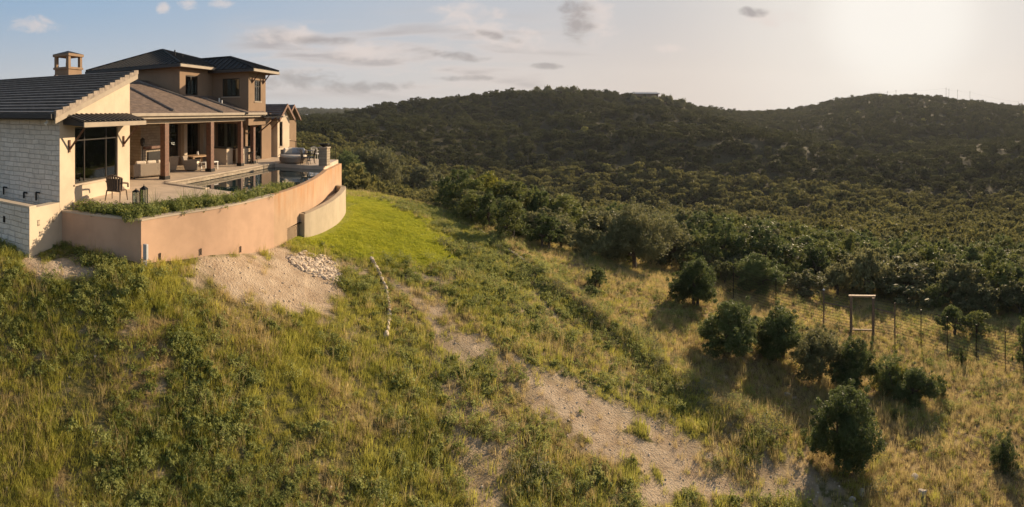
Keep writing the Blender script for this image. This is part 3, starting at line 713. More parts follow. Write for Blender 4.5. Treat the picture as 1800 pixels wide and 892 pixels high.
# main block ---------------------------------------------------------
EX, EZ, RS = -15.25, 3.28, .36            # eave position and slope of the porch roof
def roofz(x): return EZ + RS * (EX - x)
TX, TY, T2X, T2Y = -18.2, 22.5, -15.5, 25.9
def main_block():
    # tower walls
    z0, z1 = 2.6, 6.02
    W2 = (23.07 - TY, 24.3 - TY, 4.36, 5.56); W3 = (TX * -1 - 17.45, TX * -1 - 16.15, 4.3, 5.45); W4 = (26.65 - T2Y, 27.45 - T2Y, 4.0, 5.35)
    W3 = (18.2 - 17.45, 18.2 - 16.15, 4.3, 5.45)
    mb = MB(); wall(mb, (-25, TY), (TX - .003, TY), z0, z1, z1, .2)
    wall(mb, (TX, TY), (TX, T2Y), z0, z1, z1, .2, [W2])
    wall(mb, (TX + .003, T2Y), (T2X - .003, T2Y), z0, z1, z1, .2, [W3])
    wall(mb, (T2X, T2Y), (T2X, 28.1), z0 - .1, z1 - .1, z1 - .1, .2, [W4])
    wall(mb, (T2X - .003, 28.1), (-18.2, 28.1), z0, z1, z1, .2); wall(mb, (-18.2, 28.1), (-18.2, 29.5), z0, z1, z1, .2)
    wall(mb, (-18.2, 29.5), (-25, 29.5), z0, z1, z1, .2); wall(mb, (-25.003, 29.5), (-25.003, TY), z0, z1, z1, .2)
    mb.build('upper_wall', M_tan, house)
    window(house, (TX, TY), (TX, T2Y), *W2, mull=((W2[0] + W2[1]) / 2,))
    window(house, (TX, T2Y), (T2X, T2Y), *W3, mull=((W3[0] + W3[1]) / 2,))
    window(house, (T2X, T2Y), (T2X, 28.1), *W4, mull=(W4[0] + .27, W4[0] + .54), trans=(4.95,))
    # upper roofs
    def hip(x0, x1, y0, y1, ze, pk0, pk1, nm):
        c = [Vector((x0, y0, ze)), Vector((x1, y0, ze)), Vector((x1, y1, ze)), Vector((x0, y1, ze))]
        p0 = Vector(pk0); p1 = Vector(pk1); mb = MB()
        seamed(mb, [c[0], c[1], p1, p0] if (p0 - p1).length > .1 else [c[0], c[1], p1], (1, 0, 0))
        seamed(mb, [c[1], c[2], p1], (0, 1, 0))
        seamed(mb, [c[2], c[3], p0, p1] if (p0 - p1).length > .1 else [c[2], c[3], p1], (1, 0, 0))
        seamed(mb, [c[3], c[0], p0], (0, 1, 0))
        for a, b in ((c[0], p0), (c[1], p1), (c[2], p1), (c[3], p0), (p0, p1)): mb.tube(a + Vector((0, 0, .03)), b + Vector((0, 0, .03)), .06, .06, 6)
        rf = mb.build('roof', M_metal, house)
        q = .06; mb = MB()
        mb.box(((x0 + x1) / 2, y0 - .02, ze - .12), (x1 - x0 + .06, .05, .18)); mb.box(((x0 + x1) / 2, y1 + .02, ze - .12), (x1 - x0 + .06, .05, .18))
        mb.box((x0 - .02, (y0 + y1) / 2, ze - .123), (.05, y1 - y0 - .02, .18))
        mb.build('fascia', M_dfascia, rf)
        MB().box((x1 + .02, (y0 + y1) / 2, ze - .12), (.05, y1 - y0 - .02, .16)).build('fascia', M_fascia, rf)
        MB().box(((x0 + x1) / 2, (y0 + y1) / 2, ze - .19), (x1 - x0 - .02, y1 - y0 - .02, .03)).build('soffit', M_soffit, rf)
        return rf
    r1 = hip(-26.2, -17.75, 22.0, 29.8, 6.18, (-22.4, 25.6, 7.62), (-22.2, 25.6, 7.62), 'a')
    r2 = hip(-21.5, -14.85, 25.4, 28.75, 6.0, (-21.0, 27.1, 6.95), (-17.6, 27.1, 6.95), 'b')
    for (x, y, z, h) in ((-20.3, 24.6, 7.0, .38), (-19.9, 24.9, 6.8, .3)):
        MB().tube((x, y, z - .4), (x, y, z + h), .045).build('roof_vent', M_metal, r1)
    for y in (26.35, 27.75):
        mb = MB(); mb.tube((T2X + .03, y, 5.2), (T2X + .55, y, 5.83), .04, .04, 4); mb.box((T2X + .04, y, 5.3), (.08, .08, .3)); mb.build('bracket', M_wood, r2)
    # porch roof
    mb = MB(); XT = -20.9
    tiled(mb, (EX, 27.75, roofz(EX)), (EX, 15.35, roofz(EX)), (XT, 15.35, roofz(XT)), (XT, 27.75, roofz(XT)), 30, .035)
    mb.hexa([(EX, 15.35, EZ - .14), (EX, 27.75, EZ - .14), (XT, 27.75, roofz(XT) - .14), (XT, 15.35, roofz(XT) - .14), (EX, 15.35, EZ - .002), (EX, 27.75, EZ - .002), (XT, 27.75, roofz(XT) - .002), (XT, 15.35, roofz(XT) - .002)])
    pr = mb.build('roof', M_tileb, house)
    n = Vector((RS, 0, 1)).normalized(); P0 = Vector((EX, 20, EZ))
    mb = MB()
    for (a, b) in (((226, 155), (305, 197)), ((314, 169), (392, 200)), ((354, 173), (436, 201)), ((234, 142), (314, 169))):
        p = ray_plane(*a, P0, n) + n * .05; q = ray_plane(*b, P0, n) + n * .05; mb.tube(p, q, .075, .075, 6)
    mb.build('roof_rib', M_tile, pr)  # dark ribs lying on the porch roof slope
    MB().box((EX + .06, 21.5, EZ - .06), (.13, 12.3, .15)).build('gutter', M_fascia, pr, bevel=.02)
    MB().box((EX - .03, 21.5, EZ - .2), (.05, 12.3, .12)).build('fascia', M_fascia, pr)
    MB().box(((EX - 20) / 2, 21.5, 3.0), (4.6, 12.2, .03)).build('soffit', M_soffit, pr)
    MB().box((-15.85, 21.75, 2.88), (.3, 10.6, .2)).build('beam', M_cream, house, bevel=.01)
    MB().tube((-17.0, 24.9, 3.8), (-17.0, 24.9, 4.2), .05).build('roof_vent', M_white, pr); MB().tube((-16.6, 24.6, 3.7), (-16.6, 24.6, 4.05), .04).build('roof_vent', M_white, pr)
    for (x, y) in ((-15.84, 18.4), (-15.84, 22.3), (-15.9, 25.6), (-15.95, 27.2)):
        w = .32 if y < 25 else .26
        mb = MB().box((x, y, 1.39), (w, w, 2.78)); c = mb.build('column', M_wood, house, bevel=.015)
        MB().box((x, y, .09), (w + .08, w + .08, .18)).build('column_base', M_iron, c, bevel=.01)
    # back wall of the porch with its openings
    BX = -19.5
    ops = [(22.6 - 16, 24.0 - 16, .55, 2.6), (24.9 - 16, 26.1 - 16, .02, 2.6), (26.7 - 16, 27.2 - 16, .02, 2.6), (27.9 - 16, 30.9 - 16, .02, 2.7)]
    mb = MB(); wall(mb, (BX, 16), (BX, 31.5), -.3, 3.0, 3.0, .25, ops); mb.build('wall', M_tan, house)
    for y in (24.35, 26.4, 27.5): MB().box((BX + .16, y, 1.3), (.3, .32, 2.6)).build('pilaster', M_cream, house, bevel=.01)
    P, Q = (BX, 16), (BX, 31.5)
    window(house, P, Q, *ops[0], mull=(ops[0][0] + .7,), trans=(1.9,))
    window(house, P, Q, *ops[1], mull=(ops[1][0] + .6,), name='door', sill=False)
    window(house, P, Q, *ops[2], name='window', sill=False)
    window(house, P, Q, *ops[3], mull=(ops[3][0] + 1, ops[3][0] + 2), name='door', sill=False)
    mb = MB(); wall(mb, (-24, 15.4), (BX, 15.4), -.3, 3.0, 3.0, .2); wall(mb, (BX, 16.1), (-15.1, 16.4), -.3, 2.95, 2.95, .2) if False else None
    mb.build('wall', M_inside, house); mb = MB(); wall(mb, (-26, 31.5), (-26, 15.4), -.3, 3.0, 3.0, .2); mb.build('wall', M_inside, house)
    for y0 in (28.0, 29.0, 29.9, 22.7, 30.4): pleats([Vector((BX - .45 - .05 * (k % 2), y0 + .07 * k, 0)) for k in range(6)], .05, 2.65)
    # stone fireplace and its chimney
    fb = MB(); fb.box((-19.0, 20.6, 1.47), (.95, 2.2, 2.95)); fp = fb.build('fireplace', M_rubble, house)
    MB().box((-18.5, 20.6, .7), (.1, 1.1, .8)).build('firebox', M_iron, fp); MB().box((-18.45, 20.6, 1.35), (.3, 1.9, .14)).build('mantel', M_wood, fp, bevel=.01)
    c = PR(120, 110, 26.5); cz = c.z
    ch = MB(); rz = R(8)
    ch.box((c.x, c.y, 4.4), (1.04, 1.04, 2.5), rz); ch.box((c.x, c.y, 5.68), (1.16, 1.16, .12), rz)
    co = ch.build('chimney', M_tan, house, bevel=.01)
    for sx in (-1, 1):
        for sy in (-1, 1):
            v = Matrix.Rotation(rz, 3, 'Z') @ Vector((sx * .45, sy * .45, 0)); MB().box((c.x + v.x, c.y + v.y, 6.03), (.17, .17, .58), rz).build('chimney_post', M_tan, co)
    MB().box((c.x, c.y, 6.38), (1.2, 1.2, .14), rz).build('chimney_cap', M_tan, co, bevel=.01)
    m_ = Matrix.Rotation(rz, 3, 'Z'); q = [m_ @ Vector((sx * .6, sy * .6, 0)) + Vector((c.x, c.y, 6.453)) for sx, sy in ((-1, -1), (1, -1), (1, 1), (-1, 1))]
    MB().add(q + [Vector((c.x, c.y, 6.66))], [(0, 1, 4), (1, 2, 4), (2, 3, 4), (3, 0, 4)]).build('chimney_roof', M_metal, co)
    MB().tube((c.x, c.y, 5.7), (c.x, c.y, 6.0), .14).build('flue', M_metal, co)
    # kitchen end: lower wall under the second tower, glazed doors, small canopy
    P, Q = (-16.75, 27.6), (-16.75, 31.2)
    op = (.3, 2.2, .05, 2.6)
    mb = MB(); wall(mb, P, Q, -.3, 3.2, 3.2, .2, [op]); mb.build('wall', M_tan, house); KW = ((-19.3, 27.6), (-16.753, 27.6)); ko = (.3, 1.95, .85, 2.7); wall(MB(), *KW, -.3, 3.0, 3.0, .2, [ko]).build('wall', M_tan, house)
    window(house, *KW, *ko, mull=(1.1,))
    for x0 in (-18.75, -18.2, -17.65): pleats([Vector((x0 + .07 * k, 28.1 + .05 * (k % 2), 0)) for k in range(4)], .85, 2.68)
    window(house, P, Q, *op, mull=(1.25,), name='door', sill=False)
    mb = MB(); seamed(mb, [(-15.0, 27.0, 3.02), (-15.0, 29.6, 3.02), (-16.7, 29.6, 3.3), (-16.7, 27.0, 3.3)], (0, 1, 0), .35, .04, .06); cn = mb.build('canopy', M_metal, house)
    for y in (27.9, 29.3):
        MB().tube((-16.7, y, 1.9), (-15.3, y, 2.98), .05, .05, 4).build('bracket', M_wood, cn)
    # entry pillar and the gabled rooms at the far end
    MB().box((-16.95, 31.0, 1.5), (.45, .45, 3.0)).build('pillar', M_tan, house, bevel=.01) if False else None
    mb = MB(); wall(mb, (-20, 31.9), (-16.603, 31.9), -.3, 2.9, 2.9, .2); mb.build('wall', M_cream, house)
    def gable(x, y0, y1, ze, zp, back, mat, op, mul, name):
        ym = (y0 + y1) / 2; mb = MB(); wall(mb, (x, y0), (x, ym), -.9, ze, zp, .2, [o for o in op if o[1] <= ym - y0 + 1e-6]); wall(mb, (x, ym), (x, y1), -.9, zp, ze, .2, [])
        mb.build('gable_wall', mat, house)
        for o in op: window(house, (x, y0), (x, y1), *o, mull=mul)
        ov = .3; sl2 = (zp - ze) / (ym - y0); mb = MB()
        zt = zp + .2; ya, yb = y0 - ov, y1 + ov; zl = zt - sl2 * (ym - ya)
        tiled(mb, (x + .3, ya, zl), (back, ya, zl), (back, ym, zt), (x + .3, ym, zt), 7, .045)
        tiled(mb, (x + .3, yb, zl), (back, yb, zl), (back, ym, zt), (x + .3, ym, zt), 7, .045)
        for yy in (ya, yb): mb.hexa([(x + .28, yy, zl - .12), (back, yy, zl - .12), (back, ym, zt - .12), (x + .28, ym, zt - .12), (x + .28, yy, zl - .002), (back, yy, zl - .002), (back, ym, zt - .002), (x + .28, ym, zt - .002)])
        rf = mb.build('roof', M_tile, house)
        mb = MB()
        for yy in (ya, yb): mb.hexa([(x + .3, yy, zl - .2), (x + .36, yy, zl - .2), (x + .36, ym, zt - .2), (x + .3, ym, zt - .2), (x + .3, yy, zl + .03), (x + .36, yy, zl + .03), (x + .36, ym, zt + .03), (x + .3, ym, zt + .03)])
        mb.build('bargeboard', M_wood, rf)
    gable(-16.6, 31.9, 33.9, 2.85, 3.72, -21, M_cream, [(.32, .82, .75, 2.6)], (), 'g')
    gable(-19.0, 38.0, 40.2, 2.75, 3.75, -24, M_tan, [(.55, .85, .9, 2.1)], (), 'h')
    for q in (((-24, 38), (-19.003, 38), -.9, 2.75, 2.75, .2), ((-16.603, 33.9), (-21, 33.9), -.9, 2.8, 2.8, .2), ((-19.003, 40.2), (-24, 40.2), -.9, 2.7, 2.7, .2)): wall(MB(), *q).build('wall', M_tan, house)
    MB().tube((-17.3, 31.6, 1.7), (-16.2, 31.55, 2.75), .05, .05, 4).build('bracket', M_wood, house)
    MB().box((-17.3, 31.2, 1.45), (.5, .5, 2.9)).build('pillar', M_tan, house, bevel=.01)
    MB().box((-16.6, 31.2, 2.98), (2.0, .7, .1)).build('canopy', M_fascia, house)
    # kitchen counter under the porch
    mb = MB(); mb.box((-17.6, 26.0, .5), (1.3, .7, 1.0)); mb.box((-16.5, 27.0, .5), (.5, 1.2, 1.0)); k = mb.build('outdoor_kitchen', M_cream, house)
    mb = MB(); mb.box((-17.6, 26.0, 1.04), (1.4, .8, .07)); mb.box((-16.5, 27.0, 1.043), (.62, 1.3, .07)); mb.build('countertop', M_iron, k)
main_block()

# ------------------------------------------------------------------ terrace, pool, curved walls
ZC = -.2
CURVE_PX = [(248, 386), (280, 380), (325, 373), (379, 365), (421, 357), (470, 345), (504, 336), (538, 323), (560, 311), (571, 303), (576, 298)]
CURVE = [PZ(px, py, ZC) for px, py in CURVE_PX]
def smooth_line(P, n=6):
    out = []
    for i in range(len(P) - 1):
        p0 = P[max(i - 1, 0)]; p1 = P[i]; p2 = P[i + 1]; p3 = P[min(i + 2, len(P) - 1)]
        for k in range(n):
            t = k / n
            out.append(.5 * ((2 * p1) + (p2 - p0) * t + (2 * p0 - 5 * p1 + 4 * p2 - p3) * t * t + (3 * p1 - p0 - 3 * p2 + p3) * t ** 3))
    return out + [P[-1]]
def avg(P, n=3):
    for _ in range(n): P = [P[0]] + [(P[i - 1] + 2 * P[i] + P[i + 1]) / 4 for i in range(1, len(P) - 1)] + [P[-1]]
    return P
def offset(P, d):
    out = []
    for i in range(len(P)):
        t = (P[min(i + 1, len(P) - 1)] - P[max(i - 1, 0)]); t.z = 0; t.normalize()
        out.append(P[i] + Vector((-t.y, t.x, 0)) * d)
    return out
CV = avg(smooth_line(CURVE, 6), 8)
CV_in = offset(CV, .25)
NS = 33           # where the planter wall becomes the pool wall
def xy(P): return [(p.x, p.y) for p in P]
def terrace():
    t = thing('planter_wall', 'long curved peach stucco retaining wall around the planter', 'wall')
    E = CV[0]; W = wg(.12, 0)
    mb = MB(); mb.strip(xy(CV_in[:NS]), xy(CV[:NS]), -4.2, ZC - .06); mb.build('wall', M_peach, t)
    mb = MB(); wall(mb, (W.x, W.y), (E.x, E.y), -3.0, ZC - .06, ZC - .06, .25); mb.build('side_wall', M_peach, t)
    o2 = offset(CV[:NS], -.03); i2 = offset(CV[:NS], .29)
    mb = MB(); mb.strip(xy(i2), xy(o2), ZC - .057, ZC); d = (Vector((E.x, E.y, 0)) - W); d.z = 0; d.normalize(); n = Vector((d.y, -d.x, 0)) * .03
    wall(mb, (W.x + n.x, W.y + n.y), (E.x + n.x, E.y + n.y), ZC - .06, ZC + .003, ZC + .003, .3); mb.build('coping', M_coping, t)
    MB().box((E.x + .16, E.y + .05, -1.25), (.16, .1, .5)).build('outlet_box', M_grey, t, bevel=.01)
    mb = MB()
    for k in range(3): mb.tube((E.x + .1 + .06 * k, E.y + .02, -1.5), (E.x + .1 + .06 * k, E.y + .02, -2.0), .018)
    mb.build('conduit', M_grey, t)
    for i in (6, 15, 24):
        p = CV[i]; MB().box((p.x + .03, p.y, zat(p.x + .1, p.y) + .22), (.03, .03, .24)).build('weep_pipe', M_iron, t)
    # pool wall
    t = thing('pool_wall', 'curved rust stained outer wall of the infinity pool', 'wall')
    mb = MB(); mb.strip(xy(CV_in[NS - 1:]), xy(CV[NS - 1:]), -4.5, ZC); 
    p = CV[-1]; q = CV_in[-1]; wall(mb, (p.x, p.y), (-11.6, 31.9), -4.6, -.25, -.25, .25)
    mb.build('wall', M_poolwall, t)
    # catch basin
    B = [PZ(px, py, -1.5) for px, py in [(527, 379), (542, 375), (562, 366), (581, 356), (594, 347), (603, 338), (607, 332), (608, 328)]]
    B = avg(smooth_line(B, 5), 6); kk = min(range(len(CV)), key=lambda i: abs(math.atan2(CV[i].x, CV[i].y) - az_of(525))); B[0] = Vector((CV_in[kk].x, CV_in[kk].y, 0)); B[1] = B[0].lerp(B[3], .3); B[2] = B[0].lerp(B[3], .66); Bi = offset(B, .32)
    t = thing('catch_basin', 'low curved cream concrete basin below the pool wall', 'basin')
    mb = MB(); mb.strip(xy(Bi), xy(B), -5.0, -1.5); wall(mb, (B[-1].x, B[-1].y), (-11.3, B[-1].y + .6), -5, -1.5, -1.5, .3); mb.build('wall', M_basin, t)
    inner = [CV[i] for i in range(NS + 3, len(CV))]
    poly = xy(Bi) + [(-11.2, B[-1].y + .5)] + xy(inner[::-1])
    MB().prism(poly, -4.5, -1.9).build('basin_floor', M_basin, t)
    # water of the pool
    k0 = NS - 6
    pool = xy(CV_in[k0:]) + [(-14.7, CV_in[-1].y - .0), (-14.9, 17.6), (-12.6, 17.4)]
    o = MB().prism(pool, -1.6, ZC - .012).build('water', M_water); o['kind'] = 'structure'
    # decks
    yF = CV_in[-1].y
    planter_in = offset(CV[:NS + 6], 1.15)
    d1 = [(wg(.4, .0).x, wg(.4, 0).y)]
    near = [tuple(wg(.75, 0)[:2]), tuple(wg(.75, 1.6)[:2])] + xy(planter_in[4:k0 + 1]) + [(-12.6, 17.4), (-14.9, 17.6), (-15.4, 17.7), tuple(wg(4.6, 0)[:2])]
    o = MB().prism(near, -1.2, 0).build('terrace', M_deck); o['kind'] = 'structure'
    o = MB().prism([(-26, 15.6), tuple(wg(4.72, .0)[:2]), (-15.4, 17.703), (-14.903, 17.603), (-14.703, yF + .003), (-14.703, 32), (-26, 32)], -1.6, .001).build('porch_floor', M_deck); o['kind'] = 'structure'
    o = MB().prism([(-14.7, yF + .003), (CV_in[-1].x, yF + .003), (-11.85, 31.9), (-14.7, 31.9)], -3.5, .002).build('pool_deck', M_deck); o['kind'] = 'structure'
    # coping stones along the pool
    t = thing('pool_coping', 'pale stone coping with small mosaic tiles along the house side of the pool', 'coping')
    mb = MB(); mb.hexa([(-15.2, 17.6, .004), (-14.88, 17.6, .004), (-14.68, yF, .004), (-15.0, yF, .004), (-15.2, 17.6, .05), (-14.88, 17.6, .05), (-14.68, yF, .05), (-15.0, yF, .05)]); mb.build('coping', M_coping, t)
    mb = MB(); mb.hexa([(-14.875, 17.62, -.19), (-14.855, 17.62, -.19), (-14.655, yF - .02, -.19), (-14.675, yF - .02, -.19), (-14.875, 17.62, .0), (-14.855, 17.62, .0), (-14.655, yF - .02, .0), (-14.675, yF - .02, .0)])
    mb.build('mosaic_tiles', M_rubble, t)
    mb = MB(); cc = offset(CV[k0 - 2:NS + 2], 1.0); ci = offset(CV[k0 - 2:NS + 2], .75)
    mb.strip(xy(cc), xy(ci), -1.0, -.02); mb.build('rim', M_coping, t); mb = MB(); mb.prism([(-14.9, 17.25), (-12.4, 17.1), (-12.4, 17.4), (-14.9, 17.58)], .004, .05); mb.build('rim', M_coping, t)
    # soil of the planter
    mb = MB(); mb.prism(xy(CV_in[:NS]) + xy(planter_in[4:NS][::-1]) + [tuple(wg(.6, 1.7)[:2]), tuple(wg(.3, .05)[:2])], -1.5, ZC - .03)
    o = mb.build('planter_soil', M_bark); tag(o, kind='structure')
    # pillar with fire bowl
    t = thing('stone_pillar', 'stacked stone pillar topped by a dark bowl at the pool end', 'pillar', (-11.35, yF + .25, 0))
    MB().box((0, 0, .55), (.55, .55, 1.1)).build('shaft', M_rubble, t, bevel=.01); MB().box((0, 0, 1.13), (.64, .64, .06)).build('cap', M_coping, t, bevel=.01)
    b = thing('fire_bowl', 'dark metal fire bowl standing on the stone pillar', 'bowl', (-11.35, yF + .25, 1.163))
    MB().lathe([(.1, 0), (.2, .04), (.31, .15), (.33, .2), (.29, .2), (.18, .1)], n=20).build('bowl', M_iron, b, smooth=True)
terrace()

# ------------------------------------------------------------------ furniture
def on(px, py): p = PZ(px, py, 0); return p
def wicker_armchair(loc, rz, label):
    t = thing('wicker_armchair', label, 'chair', loc, rz)
    mb = MB(); mb.box((0, 0, .40), (.56, .54, .07)); mb.build('seat', M_wicker, t, bevel=.02)
    mb = MB(); n = 9
    for k in range(n):
        a = R(-60 + 120 * k / (n - 1)); a2 = R(-60 + 120 * (k + 1) / (n - 1))
        x0, y0 = .32 * math.sin(a), .28 * math.cos(a); x1, y1 = .37 * math.sin(a), .34 * math.cos(a)
        mb.tube((x0, y0, .42), (x1, y1, 1.0 - .12 * abs(k - 4) / 4), .04, .035, 6)
        if k < n - 1: mb.tube((x1, y1, 1.0 - .12 * abs(k - 4) / 4), (.37 * math.sin(a2), .34 * math.cos(a2), 1.0 - .12 * abs(k - 3) / 4), .03, .03, 6)
    A_ = [(.34 * math.sin(R(q)), .30 * math.cos(R(q))) for q in range(-64, 65, 8)]; mb.strip([(x * .95, y * .95) for x, y in A_], A_, .42, .86)
    mb.build('backrest', M_wicker, t)
    for sx in (-1, 1):
        mb = MB(); mb.path([(sx * .33, .2, .72), (sx * .36, -.05, .68), (sx * .36, -.26, .64), (sx * .35, -.3, .5)], .035); mb.build('armrest', M_wicker, t)
        MB().path([(sx * .3, -.24, .4), (sx * .33, -.3, 0)], [.028, .02]).build('leg', M_wicker, t)
        MB().path([(sx * .28, .24, .4), (sx * .31, .33, 0)], [.028, .02]).build('leg', M_wicker, t)
    MB().box((0, -.01, .47), (.48, .46, .08)).build('cushion', M_wickerg, t, bevel=.03)
    return t
wicker_armchair(wg(2.0, 1.1, .002), R(200), 'dark brown wicker armchair facing out below the large corner window')
def lantern(loc, h, w, label):
    t = thing('lantern', label, 'lantern', loc, R(14))
    MB().box((0, 0, .02), (w, w, .04)).build('base', M_iron, t); MB().box((0, 0, h * .78), (w, w, .025)).build('top_frame', M_iron, t)
    for sx in (-1, 1):
        for sy in (-1, 1): MB().box((sx * (w / 2 - .012), sy * (w / 2 - .012), h * .4), (.022, .022, h * .74)).build('post', M_iron, t)
    mb = MB(); a = w / 2 + .01; mb.add([(-a, -a, h * .8), (a, -a, h * .8), (a, a, h * .8), (-a, a, h * .8), (0, 0, h * .95)], [(0, 1, 4), (1, 2, 4), (2, 3, 4), (3, 0, 4), (3, 2, 1, 0)])
    mb.tube((0, 0, h * .92), (0, 0, h), .015); mb.build('cap', M_iron, t)
    MB().tube((0, 0, .04), (0, 0, h * .35), .04, .04, 12).build('candle', M_candle, t)
    MB().box((0, 0, h * .4), (w - .03, w - .03, h * .7)).build('glass', M_glass, t)
lantern(on(253, 361), .75, .22, 'taller of the two black candle lanterns behind the planter')
lantern(on(239, 359), .58, .20, 'shorter of the two dark candle lanterns behind the planter')

def cushion(t, c, s, mat, rz=0, tilt=0, name='cushion'):
    m = Matrix.Rotation(tilt, 3, 'X'); o = MB().box(c, s, rz, m).build(name, mat, t, bevel=min(s) * .4); return o
def sofa(loc, rz, label, w=2.2):
    t = thing('sofa', label, 'sofa', loc, rz)
    MB().box((0, 0, .22), (w, .85, .28)).build('base', M_wickerg, t, bevel=.02)
    MB().box((0, -.40, .42), (w, .12, .62)).build('backrest', M_wickerg, t, bevel=.03)
    for s in (-1, 1):
        MB().box((s * (w / 2 - .07), .05, .42), (.14, .78, .5)).build('armrest', M_wickerg, t, bevel=.03)
    for k in range(3): cushion(t, ((k - 1) * (w - .3) / 3, .05, .43), ((w - .32) / 3, .7, .15), M_cushion, name='seat_cushion')
    for k in range(3): cushion(t, ((k - 1) * (w - .3) / 3 + .05, -.26, .66), ((w - .5) / 3, .16, .42), M_cushion, R(8 * (k - 1)), R(14), 'pillow')
    for s in (-1, 1):
        for q in (-1, 1): MB().box((s * (w / 2 - .1), q * .36, .045), (.06, .06, .09)).build('leg', M_iron, t)
sofa(Vector((-17.1, 18.5, .001)), R(75), 'long brown outdoor sofa with cream pillows turned towards the fireplace')
def armchair(loc, rz, label):
    t = thing('lounge_chair', label, 'chair', loc, rz)
    mb = MB(); mb.hexa([(-.34, -.34, .06), (.34, -.34, .06), (.36, .36, .06), (-.36, .36, .06), (-.4, -.42, .4), (.4, -.42, .4), (.4, .4, .4), (-.4, .4, .4)]); mb.build('base', M_wickerg, t, bevel=.02)
    mb = MB(); mb.hexa([(-.4, -.44, .4), (.4, -.44, .4), (.4, -.3, .4), (-.4, -.3, .4), (-.44, -.54, .84), (.44, -.54, .84), (.42, -.42, .84), (-.42, -.42, .84)]); mb.build('backrest', M_wickerg, t, bevel=.02)
    for s in (-1, 1): MB().box((s * .37, .02, .5), (.09, .72, .24)).build('armrest', M_wickerg, t, bevel=.02)
    cushion(t, (0, .04, .46), (.62, .62, .14), M_cushion)
armchair(on(338, 300), R(-70), 'boxy wicker chair with pale side between the first two columns')
armchair(on(296, 301), R(60), 'small cream lounge chair just right of the nearest wooden column')
def table(loc, rz):
    t = thing('dining_table', 'weathered teak dining table under the porch roof', 'table', loc, rz)
    MB().box((0, 0, .73), (1.6, .95, .06)).build('tabletop', M_teak, t, bevel=.01)
    for sx in (-1, 1):
        for sy in (-1, 1): MB().box((sx * .65, sy * .35, .35), (.1, .1, .7)).build('leg', M_teak, t, bevel=.005)
    v = thing('vase', 'small glass vase on the teak dining table', 'vase', Vector(loc) + Vector((0, 0, .762)))
    MB().lathe([(.05, 0), (.08, .08), (.05, .18), (.06, .22)], n=14).build('body', M_white, v, smooth=True)
table(Vector((-17.4, 23.2, .002)), R(80))
def bench(loc, rz, label):
    t = thing('bench', label, 'bench', loc, rz)
    MB().box((0, 0, .44), (1.15, .4, .05)).build('seat', M_white, t, bevel=.008)
    for sx in (-1, 1):
        mb = MB(); mb.box((sx * .53, -.16, .21), (.05, .05, .42)); mb.box((sx * .53, .16, .21), (.05, .05, .42)); mb.box((sx * .53, 0, .06), (.05, .27, .05)); mb.build('leg_frame', M_white, t)
bench(Vector((-16.35, 22.95, .002)), R(85), 'white slim bench beside the dining table behind the second column')
def stool(loc, label):
    t = thing('bar_stool', label, 'stool', loc, 0, 'bar stools at the outdoor kitchen')
    MB().lathe([(.17, 0), (.19, .03), (.16, .06)], (0, 0, .72), 14).build('seat', M_iron, t)
    for k in range(4):
        a = R(45 + 90 * k); MB().tube((.12 * math.cos(a), .12 * math.sin(a), .72), (.22 * math.cos(a), .22 * math.sin(a), 0), .016, .014, 6).build('leg', M_iron, t)
    MB().path([(.17 * math.cos(R(a)), .17 * math.sin(R(a)), .3) for a in range(0, 361, 30)], .012, 5).build('footrest', M_iron, t)
    mb = MB(); mb.path([(-.15, .1, .74), (-.17, .12, 1.02), (.0, .17, 1.04), (.15, .12, 1.02), (.15, .1, .74)], .014); mb.build('backrest', M_iron, t)
    return t
stool(on(440, 289), 'black bar stool by the kitchen counter, nearer to the camera')
stool(on(447, 287), 'black bar stool by the kitchen counter, farther one')
def daybed(loc, rz):
    t = thing('daybed', 'round grey wicker daybed with cream mattress and blue patterned pillows', 'daybed', loc, rz)
    MB().lathe([(.78, .05), (.92, .1), (.95, .34), (.9, .38)], n=28).build('base', M_wickerg, t, smooth=False)
    MB().lathe([(.86, .38), (.9, .42), (.9, .5), (.84, .54)], n=28).build('mattress', M_cushion, t, smooth=True)
    mb = MB(); P = [Vector((.9 * math.cos(R(a)), .9 * math.sin(R(a)), 0)) for a in range(10, 191, 12)]; Q = [p * .86 for p in P]
    mb.strip(xy(Q), xy(P), .38, .82); mb.build('backrest', M_wickerg, t)
    for a, m in ((40, M_cushblue), (75, M_cushblue), (110, M_cushblue), (140, M_cushion), (165, M_cushion)):
        cushion(t, (.66 * math.cos(R(a)), .66 * math.sin(R(a)), .74), (.46, .17, .4), m, R(a - 90), R(12), 'pillow')
dp = on(516, 286); daybed(dp + Vector((0, 0, .002)), R(0))
def iron_chair(loc, rz, label, mat=None, grp=None):
    mat = mat or M_iron
    t = thing('patio_chair', label, 'chair', loc, rz, grp)
    MB().box((0, 0, .43), (.5, .48, .04)).build('seat', mat, t, bevel=.01)
    mb = MB()
    for k in range(7): x = -.21 + .07 * k; mb.tube((x, .22, .45), (x, .3, .92 - .02 * abs(k - 3)), .011, .011, 5)
    mb.path([(-.25, .22, .44), (-.25, .31, .86), (0, .33, .95), (.25, .31, .86), (.25, .22, .44)], .018); mb.build('backrest', mat, t)
    for s in (-1, 1):
        MB().path([(s * .26, .27, .66), (s * .28, -.2, .66), (s * .25, -.23, .43)], .016).build('armrest', mat, t)
        MB().tube((s * .22, -.2, .42), (s * .26, -.26, 0), .018).build('leg', mat, t); MB().tube((s * .22, .2, .42), (s * .26, .27, 0), .018).build('leg', mat, t)
iron_chair(on(537, 289), R(100), 'black iron patio chair nearest the round daybed')
iron_chair(on(546, 288), R(-60), 'black iron patio chair with its back to the stone pillar')
iron_chair(on(556, 281), R(170), 'white patio chair at the far edge of the terrace by the pillar', M_white)
